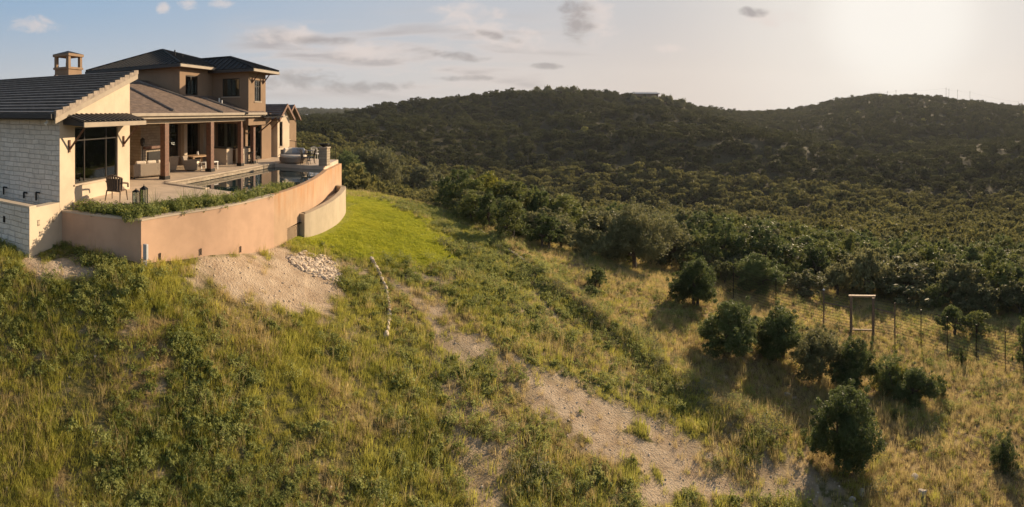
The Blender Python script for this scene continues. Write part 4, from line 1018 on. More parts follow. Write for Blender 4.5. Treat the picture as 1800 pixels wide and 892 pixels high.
def side_table(loc):
    t = thing('patio_table', 'small round black patio table between the iron chairs', 'table', loc)
    MB().lathe([(.38, 0), (.38, .025)], (0, 0, .68), 20).build('tabletop', M_iron, t)
    MB().tube((0, 0, 0), (0, 0, .68), .03).lathe([(.2, 0), (.05, .04)], n=14).build('stem', M_iron, t)
side_table(on(543, 283))
def floor_lamp(loc):
    t = thing('floor_lamp', 'dark slim torch lamp standing by the porch fireplace', 'lamp', loc)
    MB().tube((0, 0, 0), (0, 0, 1.55), .025).lathe([(.16, 0), (.03, .04)], n=14).build('pole', M_iron, t)
    MB().lathe([(.07, 1.5), (.12, 1.6), (.13, 1.85), (.03, 1.95)], n=10).build('lamp_head', M_iron, t)
floor_lamp((-18.1, 19.2, .001))
# low terrace railing
def railing():
    t = thing('terrace_railing', 'thin dark metal railing at the far side of the terrace', 'railing')
    mb = MB()
    P = [(-18.3, 36.2), (-15.0, 34.0), (-12.0, 31.8)]
    mb.path([(x, y, .98) for x, y in P], .022); mb.path([(x, y, .12) for x, y in P], .015); mb.build('rail', M_iron, t)
    for i in range(2):
        for k in range(5):
            f = k / 4; x = P[i][0] + (P[i + 1][0] - P[i][0]) * f; y = P[i][1] + (P[i + 1][1] - P[i][1]) * f
            if i and not k: continue
            MB().tube((x, y, -.9), (x, y, 1.0), .022).build('post', M_iron, t)
railing()

# ------------------------------------------------------------------ leaves, blades, trees
def quads_mesh(name, V, mat, k=4):
    n = len(V) // k; me = bpy.data.meshes.new(name)
    me.vertices.add(len(V)); me.vertices.foreach_set('co', np.asarray(V, np.float32).ravel())
    me.loops.add(n * k); me.loops.foreach_set('vertex_index', np.arange(n * k, dtype=np.int32))
    me.polygons.add(n); me.polygons.foreach_set('loop_start', np.arange(0, n * k, k, dtype=np.int32)); me.polygons.foreach_set('loop_total', np.full(n, k, np.int32))
    me.update(calc_edges=True); me.materials.append(mat); return me
def rand_unit(n, g):
    v = g.normal(size=(n, 3)); return v / np.linalg.norm(v, axis=1, keepdims=True)
def leaves(centers, radii, per, size, g, flat=1.0, up=0.35):
    """leaf-sized four-cornered faces around clump centres"""
    c = np.repeat(centers, per, 0); rr = np.repeat(radii, per)
    n = len(c); d = rand_unit(n, g) * (g.random((n, 1)) ** 0.45); d[:, 2] *= flat
    p = c + d * rr[:, None]
    a = rand_unit(n, g); a[:, 2] += up; a /= np.linalg.norm(a, axis=1, keepdims=True)
    b = np.cross(a, rand_unit(n, g)); b /= np.linalg.norm(b, axis=1, keepdims=True)
    s = size * (0.6 + 0.8 * g.random((n, 1)))
    V = np.stack([p - a * s, p + b * s * .42, p + a * s, p - b * s * .42], 1)
    return V.reshape(-1, 3)
def crown_clumps(kind, g, n):
    """clump centres for a crown about 1 unit in radius, grown on a handful of uneven lobes; z from the ground"""
    C = []; Rr = []
    if kind == 'juniper': nl = 13; zr = (.42, 1.5); rr = (.24, .44); w = .66; top = 1.85
    elif kind == 'spire': nl = 9; zr = (.2, 1.75); rr = (.16, .34); w = .34; top = 2.0
    else: nl = 12; zr = (.55, 1.2); rr = (.26, .46); w = .74; top = 1.5
    L = []
    for k in range(nl):
        z = zr[0] + (zr[1] - zr[0]) * ((k + g.random()) / nl); a = k * 2.4 + g.random() * 1.2; f = (z - zr[0]) / (zr[1] - zr[0])
        taper = {'juniper': .72 + .5 * math.sin(min(1, f * 1.3) * 3.0) - .45 * f ** 2, 'spire': 1 - .85 * f, 'oak': 1 - .75 * f ** 2}[kind]
        q = w * taper * (.45 + .6 * g.random()); L.append((q * math.cos(a), q * math.sin(a), z, g.uniform(*rr) * (1 - .35 * f)))
    wts = np.array([l[3] ** 2 for l in L]); wts /= wts.sum(); pick = g.choice(nl, n, p=wts)
    u = rand_unit(n, g); u[:, 2] = np.where(u[:, 2] < -.3, u[:, 2] * .5, u[:, 2])
    rad = .6 + .48 * g.random(n) ** .8
    L = np.array(L); c = L[pick, :3] + u * (L[pick, 3] * rad)[:, None]
    c[:, 2] = np.clip(c[:, 2], .05 if kind != 'oak' else .3, 3); r = (.10 + .10 * g.random(n)) * (.75 if kind == 'spire' else 1)
    out = g.random(n) < .16; u[out, 2] = np.abs(u[out, 2]) + .4; c[out] += u[out] * (.08 + .14 * g.random((out.sum(), 1))); r[out] *= .55
    return c, r
def normal_crown(kind, c, r):
    q = np.percentile(np.hypot(c[:, 0], c[:, 1]), 94); c = c.copy(); c[:, :2] *= .95 / q
    H_ = 2.0 if kind not in ('oak', 'yellow') else 1.55
    z1 = np.percentile(c[:, 2], 98); z0 = c[:, 2].min(); c[:, 2] = z0 + (c[:, 2] - z0) * (H_ - .1 - z0) / (z1 - z0)
    return c, r * np.clip(.85 / q, 1, 1.5)
def make_tree_mesh(kind, seed, leafmat_, nclump, per, size):
    g = np.random.default_rng(seed); c, r = crown_clumps(kind, g, nclump)
    c, r = normal_crown(kind, c, r)
    V = leaves(c, r, per, size, g)
    me = quads_mesh('crown', V, leafmat_)
    mb = MB(); h = {'juniper': .9, 'spire': 1.5, 'oak': .6}[kind]
    rs = np.random.RandomState(seed); nst = 1 if kind != 'juniper' else 2
    for s in range(nst):
        ox, oy = rs.uniform(-.06, .06, 2) * nst
        P = [(ox, oy, -.25), (ox * 1.5 + rs.uniform(-.04, .04), oy * 1.5, h * .45), (ox * 2 + rs.uniform(-.1, .1), oy * 2 + rs.uniform(-.1, .1), h)]
        mb.path(P, [.085, .06, .04], 7)
        for k in range(7):
            ci = c[rs.randint(len(c))]; base = Vector(P[1]).lerp(Vector(P[2]), rs.uniform(0, 1)); mid = base.lerp(Vector(ci), .5) + Vector((0, 0, .08))
            mb.path([base, mid, Vector(ci)], [.035, .022, .008], 5)
    tm = bpy.data.meshes.new('trunk'); tm.from_pydata(mb.v, [], mb.f); tm.materials.append(M_bark)
    return me, tm
L_jun = leafmat('juniper foliage', (0.045, 0.072, 0.024), (0.20, 0.235, 0.075), .34, attr=False)
L_oak = leafmat('oak foliage', (0.075, 0.088, 0.038), (0.26, 0.25, 0.11), .35, attr=False)
L_olive = leafmat('olive foliage', (0.060, 0.082, 0.024), (0.22, 0.235, 0.065), .35, attr=False)
L_yel = leafmat('yellow green foliage', (0.13, 0.15, 0.03), (0.30, 0.28, 0.05), .35, attr=False)
L_far = leafmat('far forest foliage', (0.016, 0.026, 0.010), (0.115, 0.118, 0.042), .25, attr=True, spec=.05)  # colours kept dark to carry the shade on the hillside
L_val = leafmat('valley foliage', (0.028, 0.040, 0.015), (0.27, 0.25, 0.085), .34, attr=True, spec=.05)  # brighter colours carry the sunlight on the valley crowns
L_farsun = leafmat('sunlit tone far foliage', (0.16, 0.17, 0.055), (0.30, 0.29, 0.09), .4, attr=True, spec=.05)  # paler colours painted on some crowns so they look sunlit
TREES = {
    'juniper': [make_tree_mesh('juniper', 11 + i, L_jun, 130, 60, .055) for i in range(3)],
    'olive': [make_tree_mesh('juniper', 31 + i, L_olive, 130, 48, .06) for i in range(3)],
    'spire': [make_tree_mesh('spire', 51 + i, L_jun, 90, 60, .055) for i in range(2)],
    'oak': [make_tree_mesh('oak', 71 + i, L_oak, 140, 42, .06) for i in range(3)],
    'yellow': [make_tree_mesh('oak', 91, L_yel, 110, 45, .055)],
}
BIG = {'juniper': [make_tree_mesh('juniper', 111 + i, L_jun, 420, 85, .034) for i in range(3)],
       'oak': [make_tree_mesh('oak', 171, L_oak, 620, 60, .028), make_tree_mesh('oak', 172, L_oak, 340, 60, .036)],
       'spire': [make_tree_mesh('spire', 151, L_jun, 260, 75, .034)]}
def tree(kind, x, y, rad, hgt, label, cat='tree', group=None, name=None, big=False, k=0, sink=0.1):
    src = (BIG if big else TREES)[kind]; cm, tm = src[k % len(src)]
    nm = name or {'juniper': 'juniper_tree', 'olive': 'juniper_tree', 'spire': 'young_juniper', 'oak': 'oak_tree', 'yellow': 'oak_tree'}[kind]
    t = thing(nm, label, cat, (x, y, zat(x, y) - sink), random.uniform(0, 6.28), group)
    t.scale = (rad * random.uniform(.88, 1.12), rad * random.uniform(.88, 1.12), hgt / (2.0 if kind != 'oak' and kind != 'yellow' else 1.55))
    for n_, me in (('trunk', tm), ('crown', cm)):
        o = bpy.data.objects.new(n_, me); COL.objects.link(o); o.parent = t
    return t
def tree_px(kind, px, base, top, width, label, **kw):
    width *= 1.18
    p = P_ground(px, base); r = math.hypot(p.x, p.y)
    return tree(kind, p.x, p.y, 1.0 * width / 2 * r / F, (base - top) * r / F, label, **kw)
tree_px('oak', 1120, 474, 362, 112, 'large grey green live oak standing highest above the golden slope', big=True, k=0)
tree_px('juniper', 1222, 538, 455, 72, 'dense round juniper alone in golden grass right of the big oak', big=True, k=0)
tree_px('juniper', 1285, 625, 532, 100, 'left dark juniper of the touching pair in front of the fence', big=True, k=1)
tree_px('juniper', 1372, 632, 545, 92, 'right dark juniper of the touching pair in front of the fence', big=True, k=2)
tree_px('oak', 1440, 666, 580, 82, 'small bushy tree with open stem just right of the juniper pair', big=True, k=1)
tree_px('juniper', 1500, 682, 600, 66, 'bushy juniper directly below the gate frame', big=True, k=0)
tree_px('spire', 1562, 690, 622, 58, 'narrow dark juniper beside the yellow shrub below the fence', big=True)
tree_px('yellow', 1578, 692, 640, 36, 'small bright yellow green shrub among dark junipers below the fence', cat='shrub', name='shrub')
tree_px('juniper', 1608, 708, 648, 66, 'low wide juniper to the right of the yellow shrub', big=True, k=1)
tree_px('juniper', 1483, 812, 684, 118, 'biggest foreground juniper casting shade at the lower right', big=True, k=2)
tree_px('spire', 1763, 818, 758, 46, 'small upright juniper at the lower right corner of the slope', big=True)
tree_px('juniper', 1050, 506, 468, 38, 'small dark juniper bush left of the big live oak', k=1, name='juniper_bush')
tree_px('juniper', 1038, 524, 500, 28, 'rounded light green bush beside the small juniper', k=0, name='juniper_bush')
tree_px('juniper', 1330, 516, 448, 78, 'broad dark juniper at the edge of the wood left of the fence', big=True, k=1)
tree_px('juniper', 1675, 588, 535, 50, 'dark juniper behind the wire fence to the right of the gate', k=2)
tree_px('olive', 1720, 592, 548, 44, 'olive juniper behind the right end of the wire fence', k=0)
tree_px('spire', 1800, 650, 560, 36, 'tall dark juniper cut by the right edge of the picture', k=1)
tree_px('spire', 1655, 700, 658, 22, 'thin sapling standing right of the low wide juniper', k=1)
tree_px('spire', 1690, 642, 608, 20, 'thin dark sapling near the right fence posts', k=0)
tree_px('juniper', 1572, 738, 716, 20, 'tiny juniper bush above the biggest foreground juniper', k=2, name='juniper_bush')
tree_px('oak', 655, 334, 258, 74, 'grey green tree beside the dirt patch behind the lawn', big=True, k=1)
tree_px('juniper', 612, 328, 270, 60, 'dark tree directly right of the pool pillar', big=True, k=2)
tree_px('oak', 745, 352, 292, 62, 'feathery grey green tree right of the dirt patch', k=1)

def scatter_band():
    """wood edge and valley: individual trees, nearest 270"""
    edge_x = [560, 640, 700, 760, 830, 900, 960, 1030, 1090, 1160, 1240, 1330, 1450, 1560, 1700, 1850, 2000]
    edge_y = [300, 318, 328, 352, 392, 420, 440, 455, 458, 470, 492, 514, 520, 528, 550, 560, 560]
    g = np.random.default_rng(5); pts = []; tries = 0
    N = 60000; az = g.uniform(az_of(545), az_of(1860), N); r = np.sqrt(g.uniform(30 ** 2, 128 ** 2, N)); o = np.argsort(r); az, r = az[o], r[o]
    x = r * np.sin(az); y = r * np.cos(az); z = H(x, y); px, py = pixof(x, y, z)
    ok = (py < np.interp(px, edge_x, edge_y)) & ~((px < 640) & (r < 40))
    kx = []; cnt = 0
    for i in np.nonzero(ok)[0]:
        d = 2.2 + r[i] * .012 + (1.0 * g.random())
        if px[i] < 1000: d *= .8
        if all((x[i] - a) ** 2 + (y[i] - b) ** 2 > d * d for a, b, _ in kx):
            kx.append((x[i], y[i], r[i]))
            if len(kx) >= 276: break
    return kx
BAND = scatter_band()
LB = {'juniper': 'dark green juniper growing in the dense wood below the slope', 'olive': 'olive green rounded juniper growing in the dense wood below the slope',
      'oak': 'grey green open crowned oak growing in the dense wood below the slope', 'yellow': 'pale yellow green oak standing out in the dense wood below the slope'}
for i, (x, y, r) in enumerate(BAND):
    q = random.random(); kind = 'juniper' if q < .36 else 'olive' if q < .74 else 'oak' if q < .985 else 'yellow'
    rad = random.uniform(1.5, 3.0) * (1 if r > 42 else .72); hg = random.uniform(2.8, 4.6) * (1 if r > 42 else .62)
    if kind in ('oak', 'yellow'): rad *= 1.15
    tree(kind, x, y, rad, hg, LB[kind], group={'juniper': 'dark junipers of the valley wood', 'olive': 'olive junipers of the valley wood', 'oak': 'oaks of the valley wood', 'yellow': 'yellow oaks of the valley wood'}[kind], k=i)
RB = max(b[2] for b in BAND)

# ------------------------------------------------------------------ scattering of what nobody could count
def instancer(name, P, rot, scl, idx, tint, protos, label, cat):
    me = bpy.data.meshes.new(name); n = len(P)
    me.vertices.add(n); me.vertices.foreach_set('co', np.asarray(P, np.float32).ravel())
    a = me.attributes.new('rot', 'FLOAT_VECTOR', 'POINT'); a.data.foreach_set('vector', np.asarray(rot, np.float32).ravel())
    a = me.attributes.new('scl', 'FLOAT_VECTOR', 'POINT'); a.data.foreach_set('vector', np.asarray(scl, np.float32).ravel())
    a = me.attributes.new('idx', 'INT', 'POINT'); a.data.foreach_set('value', np.asarray(idx, np.int32))
    a = me.attributes.new('tint', 'FLOAT', 'POINT'); a.data.foreach_set('value', np.asarray(tint, np.float32))
    o = bpy.data.objects.new(name, me); COL.objects.link(o)
    for pm in protos:
        for m in pm.materials:
            if m.name not in [q.name for q in me.materials]: me.materials.append(m)
    ng = bpy.data.node_groups.new(name, 'GeometryNodeTree')
    ng.interface.new_socket('Geometry', in_out='INPUT', socket_type='NodeSocketGeometry'); ng.interface.new_socket('Geometry', in_out='OUTPUT', socket_type='NodeSocketGeometry')
    t = NT(ng); gi = t.node('NodeGroupInput'); go = t.node('NodeGroupOutput')
    ip = t.node('GeometryNodeInstanceOnPoints'); jn = t.node('GeometryNodeJoinGeometry')
    for k, pm in enumerate(reversed(protos)):
        po = bpy.data.objects.new(name + '_shape', pm)
        oi = t.node('GeometryNodeObjectInfo'); oi.inputs['Object'].default_value = po; oi.inputs['As Instance'].default_value = True
        t.l.new(oi.outputs['Geometry'], jn.inputs[0])
    def att(nm, typ):
        q = t.node('GeometryNodeInputNamedAttribute', data_type=typ); q.inputs[0].default_value = nm
        return [s for s in q.outputs if s.enabled and s.name == 'Attribute'][0]
    t.l.new(gi.outputs[0], ip.inputs['Points']); t.l.new(jn.outputs[0], ip.inputs['Instance']); ip.inputs['Pick Instance'].default_value = True
    t.l.new(att('idx', 'INT'), ip.inputs['Instance Index'])
    er = t.node('FunctionNodeEulerToRotation'); t.l.new(att('rot', 'FLOAT_VECTOR'), er.inputs[0]); t.l.new(er.outputs[0], ip.inputs['Rotation'])
    t.l.new(att('scl', 'FLOAT_VECTOR'), ip.inputs['Scale']); t.l.new(ip.outputs[0], go.inputs[0])
    md = o.modifiers.new('scatter', 'NODES'); md.node_group = ng
    return tag(o, label, cat, kind='stuff')

def tuft(seed, n, h, spread, width, mat, lean=.35):
    g = np.random.default_rng(seed); a = g.random(n) * 6.283; rad = spread * np.sqrt(g.random(n)); V = []
    for i in range(n):
        b = np.array([rad[i] * math.cos(a[i]), rad[i] * math.sin(a[i]), -.03]); hh = h * (.5 + .6 * g.random())
        la = a[i] + g.normal() * .6; l = lean * (.3 + g.random()) * hh; d = np.array([math.cos(la), math.sin(la), 0]); s = np.array([-d[1], d[0], 0]) * width / 2
        m = b + d * l * .35 + np.array([0, 0, hh * .6]); tp = b + d * l + np.array([0, 0, hh])
        V += [b - s, b + s, m + s * .8, m - s * .8, m - s * .8, m + s * .8, tp + s * .15, tp - s * .15]
    return quads_mesh('tuft', np.array(V), mat)
def weed(seed, n, h, rad, size, mat):
    g = np.random.default_rng(seed); c = np.stack([g.normal(size=n) * rad * .5, g.normal(size=n) * rad * .5, g.random(n) * h], 1)
    return quads_mesh('weed', leaves(c, np.full(n, rad * .35), 14, size, g, up=.1), mat)
G_green = leafmat('green grass', (0.18, 0.215, 0.035), (0.52, 0.48, 0.11), .5)
G_dry = leafmat('dry grass', (0.32, 0.25, 0.10), (0.62, 0.50, 0.24), .45)
G_weed = leafmat('weeds', (0.13, 0.17, 0.045), (0.38, 0.39, 0.13), .42)
G_lawn = leafmat('lawn blades', (0.23, 0.28, 0.03), (0.50, 0.50, 0.06), .5)
G_sage = leafmat('sage scrub', (0.11, 0.12, 0.065), (0.26, 0.245, 0.13), .3)
tf_g = [tuft(1, 34, .30, .17, .013, G_green), tuft(2, 26, .34, .17, .013, G_green, .6), tuft(3, 40, .18, .2, .013, G_green)]
tf_d = [tuft(4, 36, .26, .17, .012, G_dry, .5), tuft(5, 28, .38, .14, .011, G_dry, .4), tuft(6, 44, .14, .2, .013, G_dry, .7), tuft(16, 10, .62, .12, .009, G_dry, .35)]
tf_w = [weed(7, 12, .22, .2, .035, G_weed), weed(8, 18, .30, .26, .030, G_weed), weed(9, 9, .16, .16, .05, G_weed)]
tf_s = [weed(17, 26, .42, .42, .035, G_sage), weed(18, 30, .34, .5, .032, G_weed), weed(19, 20, .5, .36, .03, G_sage)]
tf_l = [tuft(10, 40, .065, .16, .012, G_lawn, .6), tuft(12, 34, .085, .15, .012, G_lawn, .5)]
def ground_points(N, r0, r1, g, power=1.0, a0=-64, a1=64):
    az = g.uniform(R(a0), R(a1), N); r = (g.uniform(r0 ** power, r1 ** power, N)) ** (1 / power)
    x = r * np.sin(az); y = r * np.cos(az); z = H(x, y); return x, y, z
def blocked(x, y, r):
    """inside the house, terrace or walls"""
    px = 900 + F * np.arctan2(x, y)
    cx = np.array([p.x for p in CV]); cy = np.array([p.y for p in CV])
    inn = (x < np.interp(y, cy, cx) + .12) & (y > 11.2) & (y < 34)
    inn |= inside(x, y, [tuple(wg(-1.6, .06)[:2]), tuple(wg(.15, .0)[:2]), tuple((CV[0] + Vector((.15, -.08, 0)))[:2]), tuple((CV[8])[:2]), (-20, 35), (-40, 35), tuple((wg(-1.6, .06) + E1 * 14)[:2])])
    inn |= inside(x, y, [(-9.9, 20.0), (-9.2, 21.5), (-9.2, 24.3), (-9.5, 27.5), (-10.3, 30.5), (-12, 31), (-12, 20)])
    return inn
def plant_layers():
    g = np.random.default_rng(99)
    def go(name, N, r0, r1, power, fn, protos, label, cat, smin, smax, a0=-64, a1=64):
        x, y, z = ground_points(N, r0, r1, g, power, a0, a1)
        dirt, lawn, dry, px, py, r, n1, n2, n3 = masks(x, y, z)
        keep = (g.random(len(x)) < fn(dirt, lawn, dry, px, py, r, n1, n2, n3)) & ~blocked(x, y, r)
        x, y, z, r = x[keep], y[keep], z[keep], r[keep]; n = len(x)
        s = g.uniform(smin, smax, n) * (1 + 1.1 * fbm(x, y, 1.4, 5, 4))
        rot = np.stack([g.normal(size=n) * .12, g.normal(size=n) * .12, g.random(n) * 6.283], 1)
        scl = np.stack([s, s, s * g.uniform(.75, 1.25, n)], 1)
        tint = np.clip(.5 + 2.0 * fbm(x, y, 2.2, 41, 4) + g.normal(size=n) * .22, 0, 1)
        instancer(name, np.stack([x, y, z], 1), rot, scl, g.integers(0, len(protos), n), tint, protos, label, cat)
        print(name, n)
    bandl = lambda px, py: np.interp(px, [830, 960, 1130, 1230, 1420, 1560], [395, 478, 600, 680, 790, 900])
    go('green_grass', 190000, 9, 47, 1.6, lambda d, l, dr, px, py, r, n1, n2, n3: (1 - d) ** 2 * (1 - l) * (1 - .8 * dr) * (.55 + 1.2 * n1) * (.8 + .5 * (px < 560)), tf_g, 'long green grass covering the bank and slope', 'grass', .38, .92)
    go('dry_grass', 150000, 9, 62, 1.6, lambda d, l, dr, px, py, r, n1, n2, n3: (1 - .93 * d) * (1 - l) * (.20 + .8 * dr) * (.75 - 1.4 * n1), tf_d, 'golden dry grass on the slope', 'grass', .38, .95)
    go('weeds', 46000, 9, 40, 1.7, lambda d, l, dr, px, py, r, n1, n2, n3: (1 - d) ** 2 * (1 - l) * (.85 - .7 * dr) * np.clip(.3 + 2.6 * n3 + 1.6 * n2, 0, 1), tf_w, 'leafy green weeds growing among the grass', 'weeds', .5, 1.15)
    def berm(d, l, dr, px, py, r, n1, n2, n3):
        a = az_of(px); x = r * np.sin(a); y = r * np.cos(a); q = dist_poly(x, y, BERM)
        return np.exp(-(q / .8) ** 2) * .6 * (n1 > -.02) + .035 * (dr > .4) * (n2 > .05) + .015 * (px > 700) * (1 - d)
    go('scrub', 16000, 11, 46, 1.8, berm, tf_s, 'grey green low scrub along the berm across the slope', 'scrub', .45, 1.0, -18, 64)
    go('lawn_grass', 90000, 19, 40, 1.8, lambda d, l, dr, px, py, r, n1, n2, n3: l * np.clip(.65 + 1.6 * n2, .15, 1), tf_l, 'short mown bright lawn grass beside the pool basin', 'lawn', .8, 1.3, -34, -4)
plant_layers()

def quads_mesh_copy(me, mat):
    c = me.copy(); c.materials.clear(); c.materials.append(mat); return c
def far_forest():
    g = np.random.default_rng(12)
    def proto(kind, seed, mat, nc, per, size, name='far_crown'):
        gg = np.random.default_rng(seed); c, r = crown_clumps(kind, gg, nc); c, r = normal_crown(kind, c, r); c[:, 2] *= .8; c[:, 2] -= .15
        return quads_mesh('far_crown', leaves(c, r * 1.15, per, size, gg), mat)
    PR_ = [proto('oak', 201, L_far, 46, 16, .13), proto('oak', 202, L_far, 40, 16, .13), proto('juniper', 203, L_far, 40, 16, .13), proto('spire', 204, L_far, 40, 16, .13), proto('oak', 205, L_farsun, 30, 16, .15)]
    PV = [quads_mesh_copy(p, L_val) for p in PR_[:4]] + [PR_[4]]
    def belt(name, r0, r1, spacing, smin, smax, label, a0, a1, cut=None):
        area = (R(a1) - R(a0)) / 2 * (r1 ** 2 - r0 ** 2); N = int(area / spacing ** 2)
        az = g.uniform(R(a0), R(a1), N); r = np.sqrt(g.uniform(r0 ** 2, r1 ** 2, N)); x = r * np.sin(az); y = r * np.cos(az); z = H(x, y)
        px, py = pixof(x, y, z)
        ok = np.ones(N, bool)
        if cut is not None: ok = cut(x, y, r, px, py)
        x, y, z, r = x[ok], y[ok], z[ok], r[ok]; n = len(x)
        s = g.uniform(smin, smax, n) * (1 + .4 * fbm(x, y, 30, 8, 2)); rot = np.stack([np.zeros(n), np.zeros(n), g.random(n) * 6.28], 1)
        scl = np.stack([s, s, s * g.uniform(.75, 1.15, n)], 1)
        tint = np.clip(.45 + 1.0 * fbm(x, y, 45, 61, 3) + g.normal(size=n) * .34, 0, 1)
        idx = g.integers(0, 4, n); idx = np.where(g.random(n) < .006, 4, idx)  # a few crowns get the painted sunlit colours
        instancer(name, np.stack([x, y, z - .2], 1), rot, scl, idx, tint, PV if name in ('valley_forest', 'side_forest') else PR_, label, 'forest'); print(name, n)
    belt('valley_forest', 60, 200, 3.1, 1.3, 3.3, 'dense dark scrub oak and juniper forest filling the valley', -35, 68,
         lambda x, y, r, px, py: (r > RB + 1) | ((px < 640) & (r > 62)) | (px > 1865) & (r > 70))
    belt('hill_forest', 200, 520, 4.6, 1.2, 3.6, 'dark forest covering the near hill up to its ridge', -35, 68)
    belt('far_hill_forest', 520, 1000, 7.0, 2.6, 4.4, 'hazy dark forest covering the farther hill', -35, 68)
    belt('distant_forest', 1000, 1700, 13, 5, 8, 'distant low dark woods on the horizon', -32, 66)
    belt('side_forest', 60, 260, 5.5, 1.9, 3.2, 'woods behind the house', -75, -35)
far_forest()


# ------------------------------------------------------------------ stones, edging, fence, far things
def rock_mesh(seed, sx, sy, sz, mat=None):
    import bmesh
    bm = bmesh.new(); bmesh.ops.create_icosphere(bm, subdivisions=2, radius=1); g = np.random.default_rng(seed)
    pl = rand_unit(9, g)
    for v in bm.verts:
        p = np.array(v.co); 
        for q in pl:
            d = p @ q
            if d > .62: p = p - q * (d - .62) * .85
        p = p * (1 + .06 * g.normal()); v.co = Vector((p[0] * sx, p[1] * sy, p[2] * sz))
    me = bpy.data.meshes.new('rock'); bm.to_mesh(me); bm.free(); me.materials.append(mat or M_rock); return me
def rock(px, py, size, label, seed, tall=.6):
    p = P_ground(px, py); o = bpy.data.objects.new('rock', rock_mesh(seed, size, size * .8, size * tall)); COL.objects.link(o)
    o.location = p + Vector((0, 0, size * tall * .3)); o.rotation_euler = (0, 0, seed * 1.7); tag(o, label, 'rock')
rock(1622, 872, .20, 'tall pale boulder at the bottom edge, lower right', 3, 1.0)
rock(1609, 842, .20, 'pale round rock just above the tall boulder at lower right', 4)
rock(1385, 696, .22, 'white flat rock in the shade below the juniper pair', 5, .45)
rock(1515, 868, .20, 'grey rock at the foot of the biggest juniper, right one', 6)
rock(1497, 880, .14, 'small grey rock left of the grey rock under the biggest juniper', 7)
rock(908, 750, .12, 'small pale stone at the upper end of the bare path', 8)
rock(1545, 776, .13, 'small pale rock right of the biggest juniper crown', 9)
rock(1640, 760, .10, 'small light stone in the golden grass below the low juniper', 10)
def edging(pts, label, h, mat, w=.11, col='stone'):
    P = avg(smooth_line([P_ground(*p) for p in pts], 8), 2); t = thing('garden_edging', label, 'edging', (0, 0, 0)); g = random.Random(4)
    d = 0; i = 0; L = []; 
    for a, b in zip(P[:-1], P[1:]): L.append((b - a).length)
    tot = sum(L); s = 0
    while s < tot - .1:
        ln = g.uniform(.22, .42); m = min(s + ln / 2, tot - .01); acc = 0
        for k, l in enumerate(L):
            if acc + l >= m: p = P[k].lerp(P[k + 1], (m - acc) / l); dr = (P[k + 1] - P[k]).normalized(); break
            acc += l
        o = bpy.data.objects.new('edging_stone', ROCKS[g.randrange(3)]); COL.objects.link(o); o.parent = t; o.location = Vector((p.x, p.y, zat(p.x, p.y) + h * .35)); o.scale = (ln * .56, w * g.uniform(.8, 1.2), h * g.uniform(.8, 1.15))
        o.rotation_euler = (0, 0, math.atan2(dr.y, dr.x) + g.uniform(-.15, .15)); s += ln
ROCKS = [rock_mesh(40 + k, 1, 1, 1, M_gravel) for k in range(4)]
edging([(652, 456), (662, 475), (676, 505), (683, 540), (684, 570), (676, 600)], 'curved line of pale edging stones running down from the lawn corner', .15, M_rock)
edging([(838, 402), (870, 425), (905, 447), (935, 468), (952, 478)], 'short dark edging line curving through grass right of the lawn', .09, M_rock)
def stuff_stones(name, poly, N, smin, smax, label, seed, protos=None):
    g = np.random.default_rng(seed); xs = [p[0] for p in poly]; ys = [p[1] for p in poly]
    P = [P_ground(*p) for p in poly]; wx = [p.x for p in P]; wy = [p.y for p in P]
    x = g.uniform(min(wx), max(wx), N); y = g.uniform(min(wy), max(wy), N); z = H(x, y)
    k = inside(x, y, [(p.x, p.y) for p in P]) & (fbm(x, y, .6, seed, 2) > -.22); x, y, z = x[k], y[k], z[k]; n = len(x); s = smin + (smax - smin) * g.random(n) ** 2.2
    instancer(name, np.stack([x, y, z + s * .15], 1), g.normal(size=(n, 3)) * [.2, .2, 3], np.stack([s, s * g.uniform(.5, 1, n), s * .5], 1), g.integers(0, 3, n), g.random(n), ROCKS[:3], label, 'stones')
stuff_stones('rubble_stones', [(500, 452), (535, 443), (580, 452), (606, 480), (604, 498), (560, 490), (520, 470)], 1500, .05, .14, 'spread of broken flat pale stones below the planter wall', 2)
def pebbles():
    g = np.random.default_rng(77); x, y, z = ground_points(60000, 10, 40, g, 1.6)
    dirt, lawn, dry, px, py, r, n1, n2, n3 = masks(x, y, z); k = (g.random(len(x)) < dirt * .8 + .015 * (lawn < .1)) & ~blocked(x, y, r) & (lawn < .5); x, y, z = x[k], y[k], z[k]; n = len(x)
    s = .010 + .05 * g.random(n) ** 7
    instancer('gravel', np.stack([x, y, z + s * .2], 1), g.normal(size=(n, 3)) * [.3, .3, 3], np.stack([s, s * .8, s * .6], 1), g.integers(0, 3, n), g.random(n), ROCKS[:3], 'loose limestone gravel on the bare dirt', 'gravel'); print('gravel', n)
pebbles()

